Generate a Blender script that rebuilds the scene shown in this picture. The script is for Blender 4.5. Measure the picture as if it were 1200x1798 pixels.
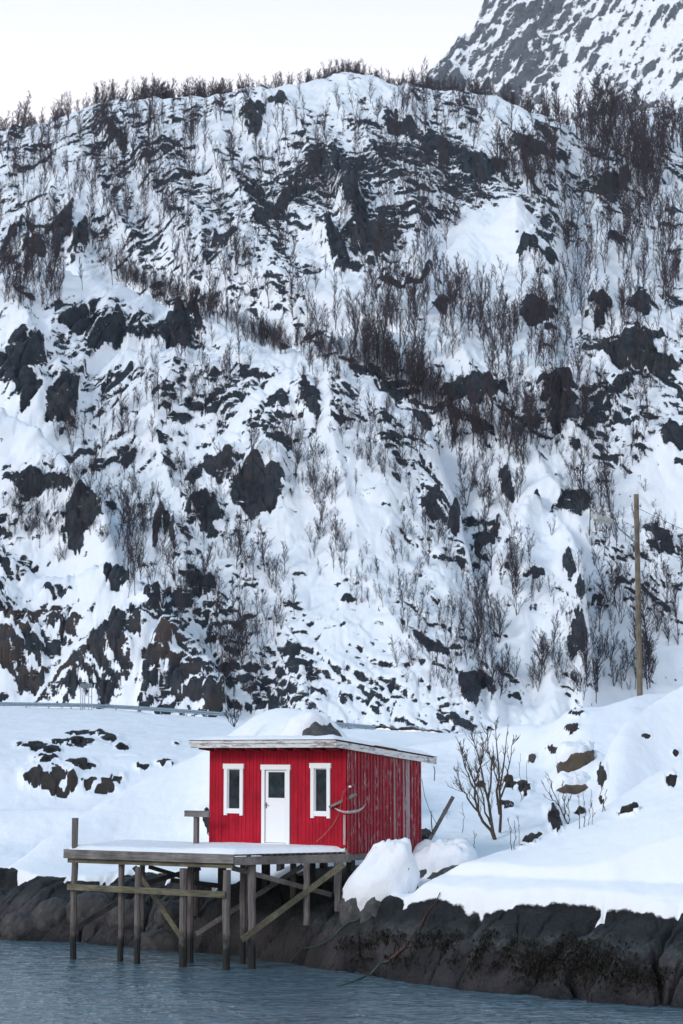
import bpy, math, random
import numpy as np
from mathutils import Vector, Matrix
for _o in list(bpy.data.objects): bpy.data.objects.remove(_o)
S = bpy.context.scene; COL = S.collection
random.seed(7)
# ------------------------------------------------------------------ camera, sky, sun, exposure
F = 3400.0; CZ = 5.1; PITCH = math.atan(428/F); CP = math.cos(PITCH); SP = math.sin(PITCH)
cam = bpy.data.cameras.new('camera'); camo = bpy.data.objects.new('camera', cam); COL.objects.link(camo)
camo.location = (0, 0, CZ); camo.rotation_euler = (math.pi/2 + PITCH, 0, 0)
cam.sensor_fit = 'VERTICAL'; cam.sensor_height = 36; cam.sensor_width = 24; cam.lens = 36*F/1798
cam.clip_start = 0.5; cam.clip_end = 6000
cam.dof.use_dof = True; cam.dof.focus_distance = 49; cam.dof.aperture_fstop = 3.2
S.camera = camo
SUN_EL = math.radians(29); SUN_AZ = math.radians(230)      # compass-like: 0 = +Y, clockwise; the light comes from behind the camera, left
W = bpy.data.worlds.new('World'); S.world = W; W.use_nodes = True
nt = W.node_tree; nt.nodes.clear()
out = nt.nodes.new('ShaderNodeOutputWorld'); bg = nt.nodes.new('ShaderNodeBackground')
sky = nt.nodes.new('ShaderNodeTexSky'); sky.sky_type = 'NISHITA'; sky.sun_disc = False
sky.sun_elevation = SUN_EL; sky.sun_rotation = SUN_AZ; sky.air_density = 1.0; sky.dust_density = 2.0; sky.ozone_density = 2.0
mixc = nt.nodes.new('ShaderNodeMix'); mixc.data_type = 'RGBA'
tc = nt.nodes.new('ShaderNodeTexCoord'); sep = nt.nodes.new('ShaderNodeSeparateXYZ')
ramp = nt.nodes.new('ShaderNodeValToRGB')                    # thin high overcast: pale near the horizon, thinner overhead
ramp.color_ramp.elements[0].position = 0.36; ramp.color_ramp.elements[0].color = (0.92,)*3 + (1,)
ramp.color_ramp.elements[1].position = 0.85; ramp.color_ramp.elements[1].color = (0.30,)*3 + (1,)
nt.links.new(tc.outputs['Generated'], sep.inputs[0]); nt.links.new(sep.outputs['Z'], ramp.inputs[0])
nt.links.new(ramp.outputs[0], mixc.inputs['Factor'])
nt.links.new(sky.outputs[0], mixc.inputs['A']); veil = nt.nodes.new('ShaderNodeValToRGB'); veil.color_ramp.elements[0].position = 0.30; veil.color_ramp.elements[1].position = 0.62
veil.color_ramp.elements[0].color = (1.24, 1.165, 1.19, 1); veil.color_ramp.elements[1].color = (0.27, 0.62, 0.93, 1)
vm = nt.nodes.new('ShaderNodeVectorMath'); vm.operation = 'SCALE'; vm.inputs['Scale'].default_value = 8.2
nt.links.new(sep.outputs['Z'], veil.inputs[0]); nt.links.new(veil.outputs[0], vm.inputs[0]); nt.links.new(vm.outputs[0], mixc.inputs['B'])
nt.links.new(mixc.outputs['Result'], bg.inputs[0]); bg.inputs[1].default_value = 0.12
nt.links.new(bg.outputs[0], out.inputs[0])
sd = bpy.data.lights.new('sun', 'SUN'); sd.energy = 1.2; sd.angle = math.radians(14); sd.color = (0.97, 0.98, 1.0)
so = bpy.data.objects.new('sun', sd); COL.objects.link(so)
sdir = Vector((math.sin(SUN_AZ)*math.cos(SUN_EL), math.cos(SUN_AZ)*math.cos(SUN_EL), math.sin(SUN_EL)))
so.rotation_euler = sdir.to_track_quat('Z', 'Y').to_euler()
so.location = (0, -20, 60)
vs = S.view_settings; vs.view_transform = 'Standard'; vs.look = 'None'; vs.exposure = 0.16; vs.gamma = 1
S.cycles.max_bounces = 6; S.cycles.diffuse_bounces = 3; S.cycles.glossy_bounces = 3
# ------------------------------------------------------------------ measuring helpers
def ray(px, py):
    u = (px-600)/F; v = (899-py)/F; yc = CP - v*SP
    return u/yc, (SP + v*CP)/yc                              # X/Y and (Z-CZ)/Y
def pt(px, py, Y):
    a, e = ray(px, py); return Vector((a*Y, Y, CZ + e*Y))
def ptz(px, py, z):
    a, e = ray(px, py); Y = (z-CZ)/e; return Vector((a*Y, Y, z))
def pix(a, e):
    d = CP + SP*e; return 600 + F*a/d, 899 - F*(CP*e - SP)/d
def sst(a, b, x):
    t = np.clip((x-a)/(b-a), 0, 1); return t*t*(3-2*t)
# ------------------------------------------------------------------ noise
def h2(ix, iy, seed):
    with np.errstate(over='ignore'):
        n = (ix.astype(np.int64)*374761393 + iy.astype(np.int64)*668265263 + seed*974634777) & 0xffffffff
        n = ((n ^ (n >> 13))*1274126177) & 0xffffffff
        n = ((n ^ (n >> 16))*2246822519) & 0xffffffff
        n = n ^ (n >> 15)
    return (n & 0xffffff).astype(np.float32)/float(0x1000000)
def perlin(x, y, seed=0):
    x = np.asarray(x, np.float32); y = np.asarray(y, np.float32)
    x0 = np.floor(x); y0 = np.floor(y); fx = x-x0; fy = y-y0
    ix = x0.astype(np.int64); iy = y0.astype(np.int64)
    u = fx*fx*fx*(fx*(fx*6-15)+10); v = fy*fy*fy*(fy*(fy*6-15)+10)
    def g(dx, dy):
        t = h2(ix+dx, iy+dy, seed)*6.2831853
        return np.cos(t)*(fx-dx) + np.sin(t)*(fy-dy)
    a = g(0,0); b = g(1,0); c = g(0,1); d = g(1,1)
    return ((a+(b-a)*u) + ((c+(d-c)*u)-(a+(b-a)*u))*v)*1.41
def fbm(x, y, seed=0, octv=4, gain=0.5):
    s = 0; amp = 1; f = 1; tot = 0
    for o in range(octv):
        s = s + amp*perlin(x*f, y*f, seed+o*17); tot += amp; amp *= gain; f *= 2.03
    return s/tot
def voronoi(x, y, seed=0):
    ix = np.floor(x).astype(np.int64); iy = np.floor(y).astype(np.int64)
    f1 = np.full(x.shape, 9.0, np.float32); f2 = f1.copy(); cid = np.zeros(x.shape, np.float32)
    dx1 = np.zeros(x.shape, np.float32); dy1 = dx1.copy()
    for i in (-1,0,1):
        for j in (-1,0,1):
            jx = ix+i; jy = iy+j
            cx = jx + h2(jx, jy, seed); cy = jy + h2(jx, jy, seed+91)
            d = np.sqrt((x-cx)**2 + (y-cy)**2).astype(np.float32)
            near = d < f1
            f2 = np.where(near, f1, np.minimum(f2, d))
            cid = np.where(near, h2(jx, jy, seed+7), cid)
            dx1 = np.where(near, x-cx, dx1); dy1 = np.where(near, y-cy, dy1)
            f1 = np.where(near, d, f1)
    return f1, f2, cid, dx1, dy1
def blur(z, n, axis):
    k = np.ones(n)/n; pad = n//2
    zp = np.concatenate([np.repeat(np.take(z,[0],axis), pad, axis), z, np.repeat(np.take(z,[-1],axis), n-1-pad, axis)], axis)
    c = np.cumsum(zp, axis); c = np.concatenate([np.zeros_like(np.take(c,[0],axis)), c], axis)
    return (np.take(c, range(n, c.shape[axis]), axis) - np.take(c, range(0, c.shape[axis]-n), axis))/n
# ------------------------------------------------------------------ mesh helpers
def tag(o, label=None, cat=None, group=None, kind=None):
    if label: o['label'] = label
    if cat: o['category'] = cat
    if group: o['group'] = group
    if kind: o['kind'] = kind
    return o
def empty(name, loc=(0,0,0), rz=0.0, label=None, cat=None, group=None):
    o = bpy.data.objects.new(name, None); COL.objects.link(o); o.location = loc; o.rotation_euler = (0,0,rz)
    o.empty_display_size = 0.2
    return tag(o, label, cat, group)
def np_mesh(name, V, Q, mat, smooth=True, attrs=None, tris=False):
    me = bpy.data.meshes.new(name); V = np.ascontiguousarray(V, np.float32); Q = np.ascontiguousarray(Q, np.int32)
    k = Q.shape[1]
    me.vertices.add(len(V)); me.vertices.foreach_set('co', V.ravel())
    me.loops.add(Q.size); me.loops.foreach_set('vertex_index', Q.ravel())
    me.polygons.add(len(Q)); me.polygons.foreach_set('loop_start', np.arange(0, Q.size, k, dtype=np.int32))
    me.polygons.foreach_set('loop_total', np.full(len(Q), k, np.int32))
    me.polygons.foreach_set('use_smooth', np.full(len(Q), smooth))
    for an, av in (attrs or {}).items():
        at = me.attributes.new(an, 'FLOAT', 'POINT'); at.data.foreach_set('value', np.ascontiguousarray(av, np.float32).ravel())
    me.update(calc_edges=True); me.validate()
    if mat: me.materials.append(mat)
    return me
def link(name, me, parent=None):
    o = bpy.data.objects.new(name, me); COL.objects.link(o)
    if parent: o.parent = parent
    return o
def grid_quads(nr, nc):
    i = np.arange(nr*nc).reshape(nr, nc)
    return np.stack([i[:-1,:-1], i[:-1,1:], i[1:,1:], i[1:,:-1]], -1).reshape(-1, 4)
class MB:
    def __init__(s): s.v = []; s.f = []
    def add(s, vs_, fs):
        n = len(s.v); s.v += [tuple(q) for q in vs_]; s.f += [tuple(i+n for i in q) for q in fs]; return s
    def box(s, x0, x1, y0, y1, z0, z1, j=0.0):
        r = lambda: random.uniform(-j, j)
        vs_ = [(x+r(), y+r(), z+r()) for z in (z0,z1) for y in (y0,y1) for x in (x0,x1)]
        return s.add(vs_, [(0,2,3,1),(4,5,7,6),(0,1,5,4),(2,6,7,3),(0,4,6,2),(1,3,7,5)])
    def bar(s, p, q, w, h, up=(0,0,1)):
        p = Vector(p); q = Vector(q); d = (q-p).normalized(); up = Vector(up)
        if abs(d.dot(up)) > 0.98: up = Vector((0,1,0))
        r = d.cross(up).normalized(); u = r.cross(d)
        vs_ = [b + r*(sx*w/2) + u*(sy*h/2) for b in (p,q) for sx,sy in ((-1,-1),(1,-1),(1,1),(-1,1))]
        return s.add(vs_, [(3,2,1,0),(4,5,6,7),(0,1,5,4),(1,2,6,5),(2,3,7,6),(3,0,4,7)])
    def tube(s, pts, rad, n=6, cap=True, jit=0.0):
        pts = [Vector(p) for p in pts]; N = len(pts)
        if not hasattr(rad, '__len__'): rad = [rad]*N
        ref = Vector((0.31,0.2,0.93)); vs_ = []
        for i, p in enumerate(pts):
            d = (pts[min(i+1,N-1)]-pts[max(i-1,0)]).normalized()
            rf = ref if abs(d.dot(ref)) < 0.95 else Vector((1,0,0))
            r = d.cross(rf).normalized(); u = r.cross(d)
            for k in range(n):
                t = 2*math.pi*k/n; rr = rad[i]*(1+random.uniform(-jit,jit))
                vs_.append(p + r*(math.cos(t)*rr) + u*(math.sin(t)*rr))
        fs = [(i*n+k, i*n+(k+1)%n, (i+1)*n+(k+1)%n, (i+1)*n+k) for i in range(N-1) for k in range(n)]
        if cap: fs += [tuple(range(n))[::-1], tuple((N-1)*n+k for k in range(n))]
        return s.add(vs_, fs)
    def build(s, name, mat, parent=None, smooth=False):
        me = bpy.data.meshes.new(name); me.from_pydata(s.v, [], s.f); me.update()
        if mat: me.materials.append(mat)
        if smooth:
            me.polygons.foreach_set('use_smooth', np.full(len(me.polygons), True))
        return link(name, me, parent)
# ------------------------------------------------------------------ materials
def mat(name):
    m = bpy.data.materials.new(name); m.use_nodes = True; n = m.node_tree; b = n.nodes['Principled BSDF']
    return m, n, b
def nd(n, t, **kw):
    x = n.nodes.new(t)
    for k, v in kw.items():
        if hasattr(x, k): setattr(x, k, v)
    return x
def noise(n, vec, scale, detail=4, rough=0.55, dist=0.0):
    x = n.nodes.new('ShaderNodeTexNoise'); x.inputs['Scale'].default_value = scale; x.inputs['Detail'].default_value = detail
    x.inputs['Roughness'].default_value = rough; x.inputs['Distortion'].default_value = dist
    if vec is not None: n.links.new(vec, x.inputs['Vector'])
    return x.outputs['Fac']
def cramp(n, fac, stops):
    r = n.nodes.new('ShaderNodeValToRGB'); cr = r.color_ramp
    while len(cr.elements) < len(stops): cr.elements.new(0.5)
    for el, (p, c) in zip(cr.elements, stops):
        el.position = p; el.color = (c if hasattr(c, '__len__') else (c,c,c)) + (1,) if hasattr(c,'__len__') else (c,c,c,1)
    n.links.new(fac, r.inputs[0]); return r.outputs[0]
def mixcol(n, fac, a, b, mode='MIX'):
    x = n.nodes.new('ShaderNodeMix'); x.data_type = 'RGBA'; x.blend_type = mode
    for s_, v in ((x.inputs['Factor'], fac), (x.inputs['A'], a), (x.inputs['B'], b)):
        if hasattr(v, 'is_linked') or isinstance(v, bpy.types.NodeSocket): n.links.new(v, s_)
        elif hasattr(v, '__len__'): s_.default_value = tuple(v)+(1,)
        else: s_.default_value = v
    return x.outputs['Result']
def math_(n, op, a, b=0.0, clamp=False):
    x = n.nodes.new('ShaderNodeMath'); x.operation = op; x.use_clamp = clamp
    for s_, v in zip(x.inputs, (a, b)):
        if isinstance(v, bpy.types.NodeSocket): n.links.new(v, s_)
        else: s_.default_value = v
    return x.outputs[0]
def objvec(n, scale=(1,1,1)):
    t = n.nodes.new('ShaderNodeTexCoord'); m = n.nodes.new('ShaderNodeMapping'); m.inputs['Scale'].default_value = scale
    n.links.new(t.outputs['Object'], m.inputs[0]); return m.outputs[0]
def bump(n, b, h, strength, dist):
    x = n.nodes.new('ShaderNodeBump'); x.inputs['Strength'].default_value = strength; x.inputs['Distance'].default_value = dist
    n.links.new(h, x.inputs['Height']); n.links.new(x.outputs[0], b.inputs['Normal']); return x
SNOW = (0.86, 0.88, 0.91)
def attr(n, name):
    x = n.nodes.new('ShaderNodeAttribute'); x.attribute_name = name; return x.outputs['Fac']
def terrain_mat(name, nscale, edge, dark, light, brown, bscale, lo=0.46, hi=0.54, snow=SNOW):
    """snow where the 'rock' attribute is low, rock where it is high, edge broken by noise"""
    m, n, b = mat(name); v = objvec(n)
    f = math_(n, 'ADD', attr(n, 'rock'), math_(n, 'MULTIPLY', math_(n, 'SUBTRACT', noise(n, v, nscale, 9, 0.68), 0.5), edge))
    vl = objvec(n, (0.55*nscale, 0.3*nscale, 1.9*nscale))       # snow caught on small ledges of the rock faces
    led = cramp(n, noise(n, vl, 1.0, 5, 0.62, 0.8), [(0.56, 0.0), (0.70, 0.34)])
    f = math_(n, 'SUBTRACT', f, led)
    mr = n.nodes.new('ShaderNodeMapRange'); mr.interpolation_type = 'SMOOTHSTEP'; n.links.new(f, mr.inputs['Value'])
    mr.inputs['From Min'].default_value = lo; mr.inputs['From Max'].default_value = hi
    r1 = cramp(n, noise(n, v, bscale, 8, 0.72), [(0.32, dark), (0.62, light), (0.8, tuple(c*1.7 for c in light))])
    br = math_(n, 'MULTIPLY', cramp(n, noise(n, v, bscale*0.3, 5), [(0.40, 0.0), (0.62, 1.0)]), attr(n, 'rust'))
    rc = mixcol(n, br, r1, brown)
    n.links.new(mixcol(n, mr.outputs[0], snow, rc), b.inputs['Base Color'])
    b.inputs['Roughness'].default_value = 0.75; b.inputs['Specular IOR Level'].default_value = 0.25
    hgt = math_(n, 'ADD', math_(n, 'MULTIPLY', mr.outputs[0], math_(n, 'MULTIPLY', noise(n, v, bscale*1.5, 6, 0.7), 0.8)), math_(n, 'MULTIPLY', noise(n, v, nscale*0.6, 3), 0.35))
    bump(n, b, hgt, 0.9, 0.45/nscale)
    return m
M_hill = terrain_mat('snowy_hill', 1.4, 1.25, (0.006,0.009,0.014), (0.036,0.045,0.058), (0.085,0.060,0.047), 0.9)
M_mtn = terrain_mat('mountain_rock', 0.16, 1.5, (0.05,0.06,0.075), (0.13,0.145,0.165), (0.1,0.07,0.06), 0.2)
def snow_mat():
    m, n, b = mat('snow'); v = objvec(n)
    n.links.new(cramp(n, noise(n, v, 0.5, 3), [(0.3,(0.84,0.86,0.89)),(0.7,(0.88,0.895,0.92))]), b.inputs['Base Color'])
    b.inputs['Roughness'].default_value = 0.7; b.inputs['Specular IOR Level'].default_value = 0.2
    bump(n, b, math_(n,'ADD', noise(n, v, 3.0, 5, 0.6), math_(n,'MULTIPLY', noise(n, v, 26.0, 3, 0.6), 0.12)), 0.5, 0.1)
    return m
M_snow = snow_mat()
def rock_mat(name, dark, light, lich, scale=2.0):
    m, n, b = mat(name); v = objvec(n)
    c = cramp(n, noise(n, v, scale, 7, 0.68), [(0.3, dark), (0.7, light)])
    l = cramp(n, noise(n, v, scale*2.6, 5, 0.7), [(0.54, 0.0), (0.66, 0.7)])
    n.links.new(mixcol(n, l, c, lich), b.inputs['Base Color']); b.inputs['Roughness'].default_value = 0.8
    bump(n, b, noise(n, v, scale*4, 7, 0.7), 0.7, 0.06); return m
M_rock = rock_mat('grey_rock', (0.03,0.032,0.034), (0.10,0.10,0.10), (0.14,0.14,0.13))
M_rockbrown = rock_mat('brown_rock', (0.035,0.028,0.022), (0.13,0.085,0.05), (0.09,0.085,0.045))
def shore_mat():
    m, n, b = mat('shore_ground'); v = objvec(n)
    f = math_(n, 'ADD', attr(n,'rock'), math_(n,'MULTIPLY', math_(n,'SUBTRACT', noise(n, v, 4.5, 5, 0.65), 0.5), 0.34))
    mr = n.nodes.new('ShaderNodeMapRange'); mr.interpolation_type = 'SMOOTHSTEP'; n.links.new(f, mr.inputs['Value'])
    mr.inputs['From Min'].default_value = 0.46; mr.inputs['From Max'].default_value = 0.54
    g = n.nodes.new('ShaderNodeNewGeometry'); sp = n.nodes.new('ShaderNodeSeparateXYZ'); n.links.new(g.outputs['Position'], sp.inputs[0])
    zz = math_(n,'ADD', sp.outputs['Z'], math_(n,'MULTIPLY', math_(n,'SUBTRACT', noise(n, v, 1.6, 4, 0.6), 0.5), 0.9))
    # tide bands: purplish-brown bare rock low down, grey-green barnacle band, black lichen on top
    mr2 = n.nodes.new('ShaderNodeMapRange'); n.links.new(zz, mr2.inputs['Value']); mr2.inputs['From Min'].default_value = -0.2; mr2.inputs['From Max'].default_value = 2.0
    band = cramp(n, mr2.outputs[0], [(0.06,(0.006,0.006,0.006)),(0.2,(0.026,0.022,0.024)),(0.45,(0.036,0.030,0.032)),(0.56,(0.036,0.041,0.041)),(0.68,(0.011,0.013,0.015)),(0.9,(0.008,0.009,0.011))])
    sp1 = cramp(n, noise(n, v, 14, 6, 0.75), [(0.35, 0.45), (0.62, 1.5), (0.75, 2.4)])
    rc = mixcol(n, 1.0, band, sp1, 'MULTIPLY')
    gr = cramp(n, noise(n, v, 1.1, 6, 0.65), [(0.38, 0.5), (0.5, 1.0), (0.66, 1.7)])
    rc = mixcol(n, 1.0, rc, gr, 'MULTIPLY')
    rc = mixcol(n, attr(n,'rust'), rc, mixcol(n, noise(n, v, 3, 4), (0.03,0.03,0.03), (0.12,0.075,0.045)))
    n.links.new(mixcol(n, mr.outputs[0], SNOW, rc), b.inputs['Base Color'])
    wet = cramp(n, mr2.outputs[0], [(0.15, 0.30), (0.5, 0.6), (0.75, 0.75)]); n.links.new(mixcol(n, mr.outputs[0], (0.75,0.75,0.75), wet), b.inputs['Roughness']); b.inputs['Specular IOR Level'].default_value = 0.35
    hh = math_(n,'ADD', math_(n,'MULTIPLY', mr.outputs[0], noise(n, v, 9, 7, 0.7)), math_(n,'MULTIPLY', noise(n, v, 1.6, 5, 0.55), 0.5))
    bump(n, b, hh, 0.8, 0.13)
    return m
M_shore = shore_mat()
def wood_mat(name, sc, cols, rough=0.8):
    m, n, b = mat(name); v = objvec(n, sc); v0 = objvec(n)
    c = cramp(n, noise(n, v, 5, 6, 0.65), [(0.28, cols[0]), (0.5, cols[1]), (0.75, cols[2])])
    st = cramp(n, noise(n, v0, 1.3, 4, 0.6), [(0.4, 0.6), (0.6, 1.15)])
    n.links.new(mixcol(n, 1.0, c, st, 'MULTIPLY'), b.inputs['Base Color']); b.inputs['Roughness'].default_value = rough
    bump(n, b, noise(n, v, 9, 5, 0.7), 0.5, 0.02); return m
GREYW = [(0.07,0.064,0.06),(0.17,0.155,0.145),(0.27,0.25,0.235)]
M_woodx = wood_mat('weathered_wood_lengthwise', (0.35,7,7), GREYW)
def post_mat():
    m, n, b = mat('weathered_wood_upright'); v = objvec(n, (7,7,0.5)); v0 = objvec(n)
    c = cramp(n, noise(n, v, 4, 6, 0.65), [(0.28,(0.06,0.052,0.048)),(0.5,(0.13,0.112,0.105)),(0.75,(0.22,0.195,0.185))])
    g = n.nodes.new('ShaderNodeNewGeometry'); sp = n.nodes.new('ShaderNodeSeparateXYZ'); n.links.new(g.outputs['Position'], sp.inputs[0])
    zz = math_(n,'ADD', sp.outputs['Z'], math_(n,'MULTIPLY', math_(n,'SUBTRACT', noise(n, v0, 4, 4, 0.6), 0.5), 1.1))
    mr = n.nodes.new('ShaderNodeMapRange'); n.links.new(zz, mr.inputs['Value']); mr.inputs['From Min'].default_value = 0.55; mr.inputs['From Max'].default_value = 0.95
    n.links.new(mixcol(n, mr.outputs[0], (0.010,0.010,0.009), c), b.inputs['Base Color']); b.inputs['Roughness'].default_value = 0.8
    bump(n, b, noise(n, v, 8, 5, 0.7), 0.6, 0.02); return m
M_post = post_mat()
M_mossw = wood_mat('mossy_wood', (0.6,5,5), [(0.05,0.045,0.03),(0.13,0.12,0.075),(0.22,0.20,0.15)])
M_darkw = wood_mat('dark_wood', (2,2,2), [(0.012,0.011,0.01),(0.03,0.027,0.025),(0.05,0.045,0.04)])  # near-black brown wood for the hut footings and some braces
def red_front():
    m, n, b = mat('red_paint'); v = objvec(n, (9,9,0.8)); v0 = objvec(n)
    c = cramp(n, noise(n, v, 1.2, 5, 0.6), [(0.3,(0.32,0.007,0.019)),(0.7,(0.46,0.012,0.031))])
    d = cramp(n, noise(n, v0, 1.3, 6, 0.65), [(0.32, 0.70), (0.52, 0.98), (0.7, 1.15)])
    n.links.new(mixcol(n, 1.0, c, d, 'MULTIPLY'), b.inputs['Base Color']); b.inputs['Roughness'].default_value = 0.75
    b.inputs['Specular IOR Level'].default_value = 0.12
    bump(n, b, noise(n, v, 3, 5, 0.6), 0.35, 0.01); return m
M_red = red_front()
def red_side(name, thr, base0, base1):
    m, n, b = mat(name); v = objvec(n, (10,10,0.9)); v1 = objvec(n, (22,22,3.5))
    c = cramp(n, noise(n, v, 1.0, 5, 0.65), [(0.3, base0), (0.7, base1)])
    fl = cramp(n, noise(n, v1, 1.0, 6, 0.72), [(thr, 0.0), (thr+0.05, 1.0)])
    fl2 = cramp(n, noise(n, v, 0.45, 4, 0.6), [(0.42, 0.0), (0.58, 1.0)])
    k = math_(n,'MULTIPLY', fl, fl2)
    n.links.new(mixcol(n, k, c, (0.42,0.36,0.37)), b.inputs['Base Color']); b.inputs['Roughness'].default_value = 0.8
    bump(n, b, math_(n,'ADD', noise(n, v1, 2, 6, 0.7), fl), 0.5, 0.015); return m
M_redside = red_side('peeling_red_paint', 0.545, (0.20,0.010,0.018), (0.38,0.018,0.036))
M_greybd = red_side('bare_grey_board', 0.40, (0.20,0.13,0.12), (0.34,0.26,0.25))
def white_mat(name, flake):
    m, n, b = mat(name); v = objvec(n, (3,3,3)); 
    k = cramp(n, noise(n, v, 3.0, 6, 0.72), [(flake, 0.0), (flake+0.07, 1.0)])
    n.links.new(mixcol(n, k, (0.82,0.83,0.83), (0.36,0.30,0.25)), b.inputs['Base Color']); b.inputs['Roughness'].default_value = 0.55; return m
M_white = white_mat('white_paint', 0.68)
def fascia_mat():
    m, n, b = mat('flaking_white_fascia'); v = objvec(n, (1.2,1.2,9)); v0 = objvec(n)
    k = cramp(n, noise(n, v, 2.2, 6, 0.75), [(0.50, 0.0), (0.6, 1.0)])
    c = mixcol(n, k, (0.66,0.66,0.65), (0.26,0.235,0.21))
    mo = cramp(n, noise(n, v0, 2.0, 5, 0.7), [(0.60, 0.0), (0.68, 1.0)])
    n.links.new(mixcol(n, mo, c, (0.07,0.075,0.04)), b.inputs['Base Color']); b.inputs['Roughness'].default_value = 0.75; return m
M_fascia = fascia_mat()
def plain(name, col, rough=0.6, spec=0.4, metal=0.0, nscale=6, var=0.25):
    m, n, b = mat(name); v = objvec(n)
    c = tuple(x*(1-var) for x in col); d = tuple(min(1,x*(1+var)) for x in col)
    n.links.new(cramp(n, noise(n, v, nscale, 5, 0.6), [(0.3, c), (0.7, d)]), b.inputs['Base Color'])
    b.inputs['Roughness'].default_value = rough; b.inputs['Specular IOR Level'].default_value = spec; b.inputs['Metallic'].default_value = metal
    return m
def glass_mat():
    m, n, b = mat('dark_window_glass'); v = objvec(n, (3,3,3))
    n.links.new(cramp(n, noise(n, v, 1.3, 4, 0.6), [(0.35,(0.006,0.010,0.014)),(0.62,(0.02,0.034,0.042)),(0.75,(0.045,0.065,0.075))]), b.inputs['Base Color'])  # paler blotches paint reflections into the pane colour
    b.inputs['Roughness'].default_value = 0.06; b.inputs['Specular IOR Level'].default_value = 0.3
    bump(n, b, noise(n, v, 1.0, 2), 0.05, 0.02); return m
M_glass = glass_mat()
M_roof = plain('roofing_felt', (0.05,0.05,0.05)); M_redtrim = plain('dark_red_trim', (0.20,0.012,0.02), 0.7)
M_bark = plain('bare_birch_bark', (0.052,0.046,0.055), 0.9, 0.1); M_barkred = plain('thicket_bark', (0.058,0.046,0.054), 0.9, 0.1)
M_bushbark = plain('bush_bark', (0.085,0.065,0.05), 0.9, 0.15, nscale=12, var=0.4)
M_pole = wood_mat('tarred_pole_wood', (6,6,0.5), [(0.07,0.055,0.035),(0.15,0.12,0.085),(0.24,0.20,0.15)])
M_rail = plain('galvanised_steel', (0.20,0.27,0.32), 0.5, 0.4, 0.3); M_metal = plain('grey_metal', (0.22,0.25,0.28), 0.5)
M_weed = plain('seaweed', (0.011,0.009,0.004), 0.7, 0.2, nscale=20, var=0.6)
M_rope = plain('rope_fibre', (0.22,0.15,0.13), 0.9); M_green = plain('green_rope', (0.05,0.085,0.06), 0.8, var=0.4)
M_chain = plain('rusty_chain', (0.07,0.04,0.028), 0.9, nscale=30, var=0.6); M_wire = plain('cable', (0.12,0.13,0.14), 0.6)
M_lamp = plain('lamp_housing', (0.42,0.42,0.38), 0.5); M_wornwhite = plain('scraped_wood', (0.42,0.36,0.36), 0.8, nscale=14, var=0.5)
def water_mat():
    m, n, b = mat('sea_water'); v = objvec(n, (1, 2.2, 1)); v2 = objvec(n, (1,1.4,1))
    b.inputs['Base Color'].default_value = (0.085,0.135,0.165,1); b.inputs['Roughness'].default_value = 0.08; b.inputs['IOR'].default_value = 1.42
    h = math_(n,'ADD', noise(n, v, 2.1, 4, 0.55, 0.6), math_(n,'MULTIPLY', noise(n, v2, 0.55, 3, 0.5), 1.6))
    bump(n, b, h, 0.75, 0.10); return m
M_water = water_mat()
# ------------------------------------------------------------------ terrain engine: polar height field seen as max of ridges
def crest(pts):
    pts = [(ray(px,py)+(D,)) for px,py,D in pts]; pts.sort()
    A = np.array([p[0] for p in pts]); E = np.array([p[1] for p in pts]); D = np.array([p[2] for p in pts])
    return A, E, D
def layer(aa, YY, pts, f, bk, sm=9, fade=None):
    A, E, D = crest(pts); a1 = aa[:,0] if aa.ndim == 2 else aa
    e = np.interp(a1, A, E); d = np.interp(a1, A, D)
    if sm > 1: e = blur(e, sm, 0); d = blur(blur(d, 4*sm+1, 0), 4*sm+1, 0)
    nb = min(int(fade[0]), len(e)//3*2-1)|1 if fade else 0
    es = blur(blur(e, nb, 0), nb, 0) if fade else e
    dd = d[:,None] - YY
    zc = (CZ + es*d)[:,None] + ((e-es)*d)[:,None]*(np.exp(-np.abs(dd)/fade[1]) if fade else 1.0)
    dg = np.linspace(0, 80, 200)[None,:]; zc = zc - np.max(np.maximum(es,0)[:,None]*dg - f(dg), 1)[:,None]   # a rounded brow must not stand above its own skyline
    return np.where(dd > 0, zc - f(np.maximum(dd,0)), zc - bk(np.maximum(-dd,0)))
def smax(a, b, k):
    h = np.clip(0.5 + 0.5*(a-b)/k, 0, 1); return b + (a-b)*h + k*h*(1-h)
def rounded(s, r): return lambda d: s*(np.sqrt(d*d + r*r) - r)
class Surf:
    """visible-surface lookup on a polar height grid"""
    def __init__(s, A, Y, Z): s.A, s.Y, s.Z = A, Y, Z; s.E = (Z-CZ)/Y[None,:]; s.cm = np.maximum.accumulate(s.E, 1)
    def hit(s, px, py):
        a, e = ray(px, py); i = int(np.clip(np.searchsorted(s.A, a), 0, len(s.A)-1))
        j = int(np.searchsorted(s.cm[i], e))
        if j >= len(s.Y): return None
        return Vector((a*s.Y[j], s.Y[j], s.Z[i,j]))
    def z(s, x, y):
        a = x/y; i = int(np.clip(np.searchsorted(s.A, a), 0, len(s.A)-1)); j = int(np.clip(np.searchsorted(s.Y, y), 0, len(s.Y)-1))
        return float(s.Z[i,j])
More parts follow.
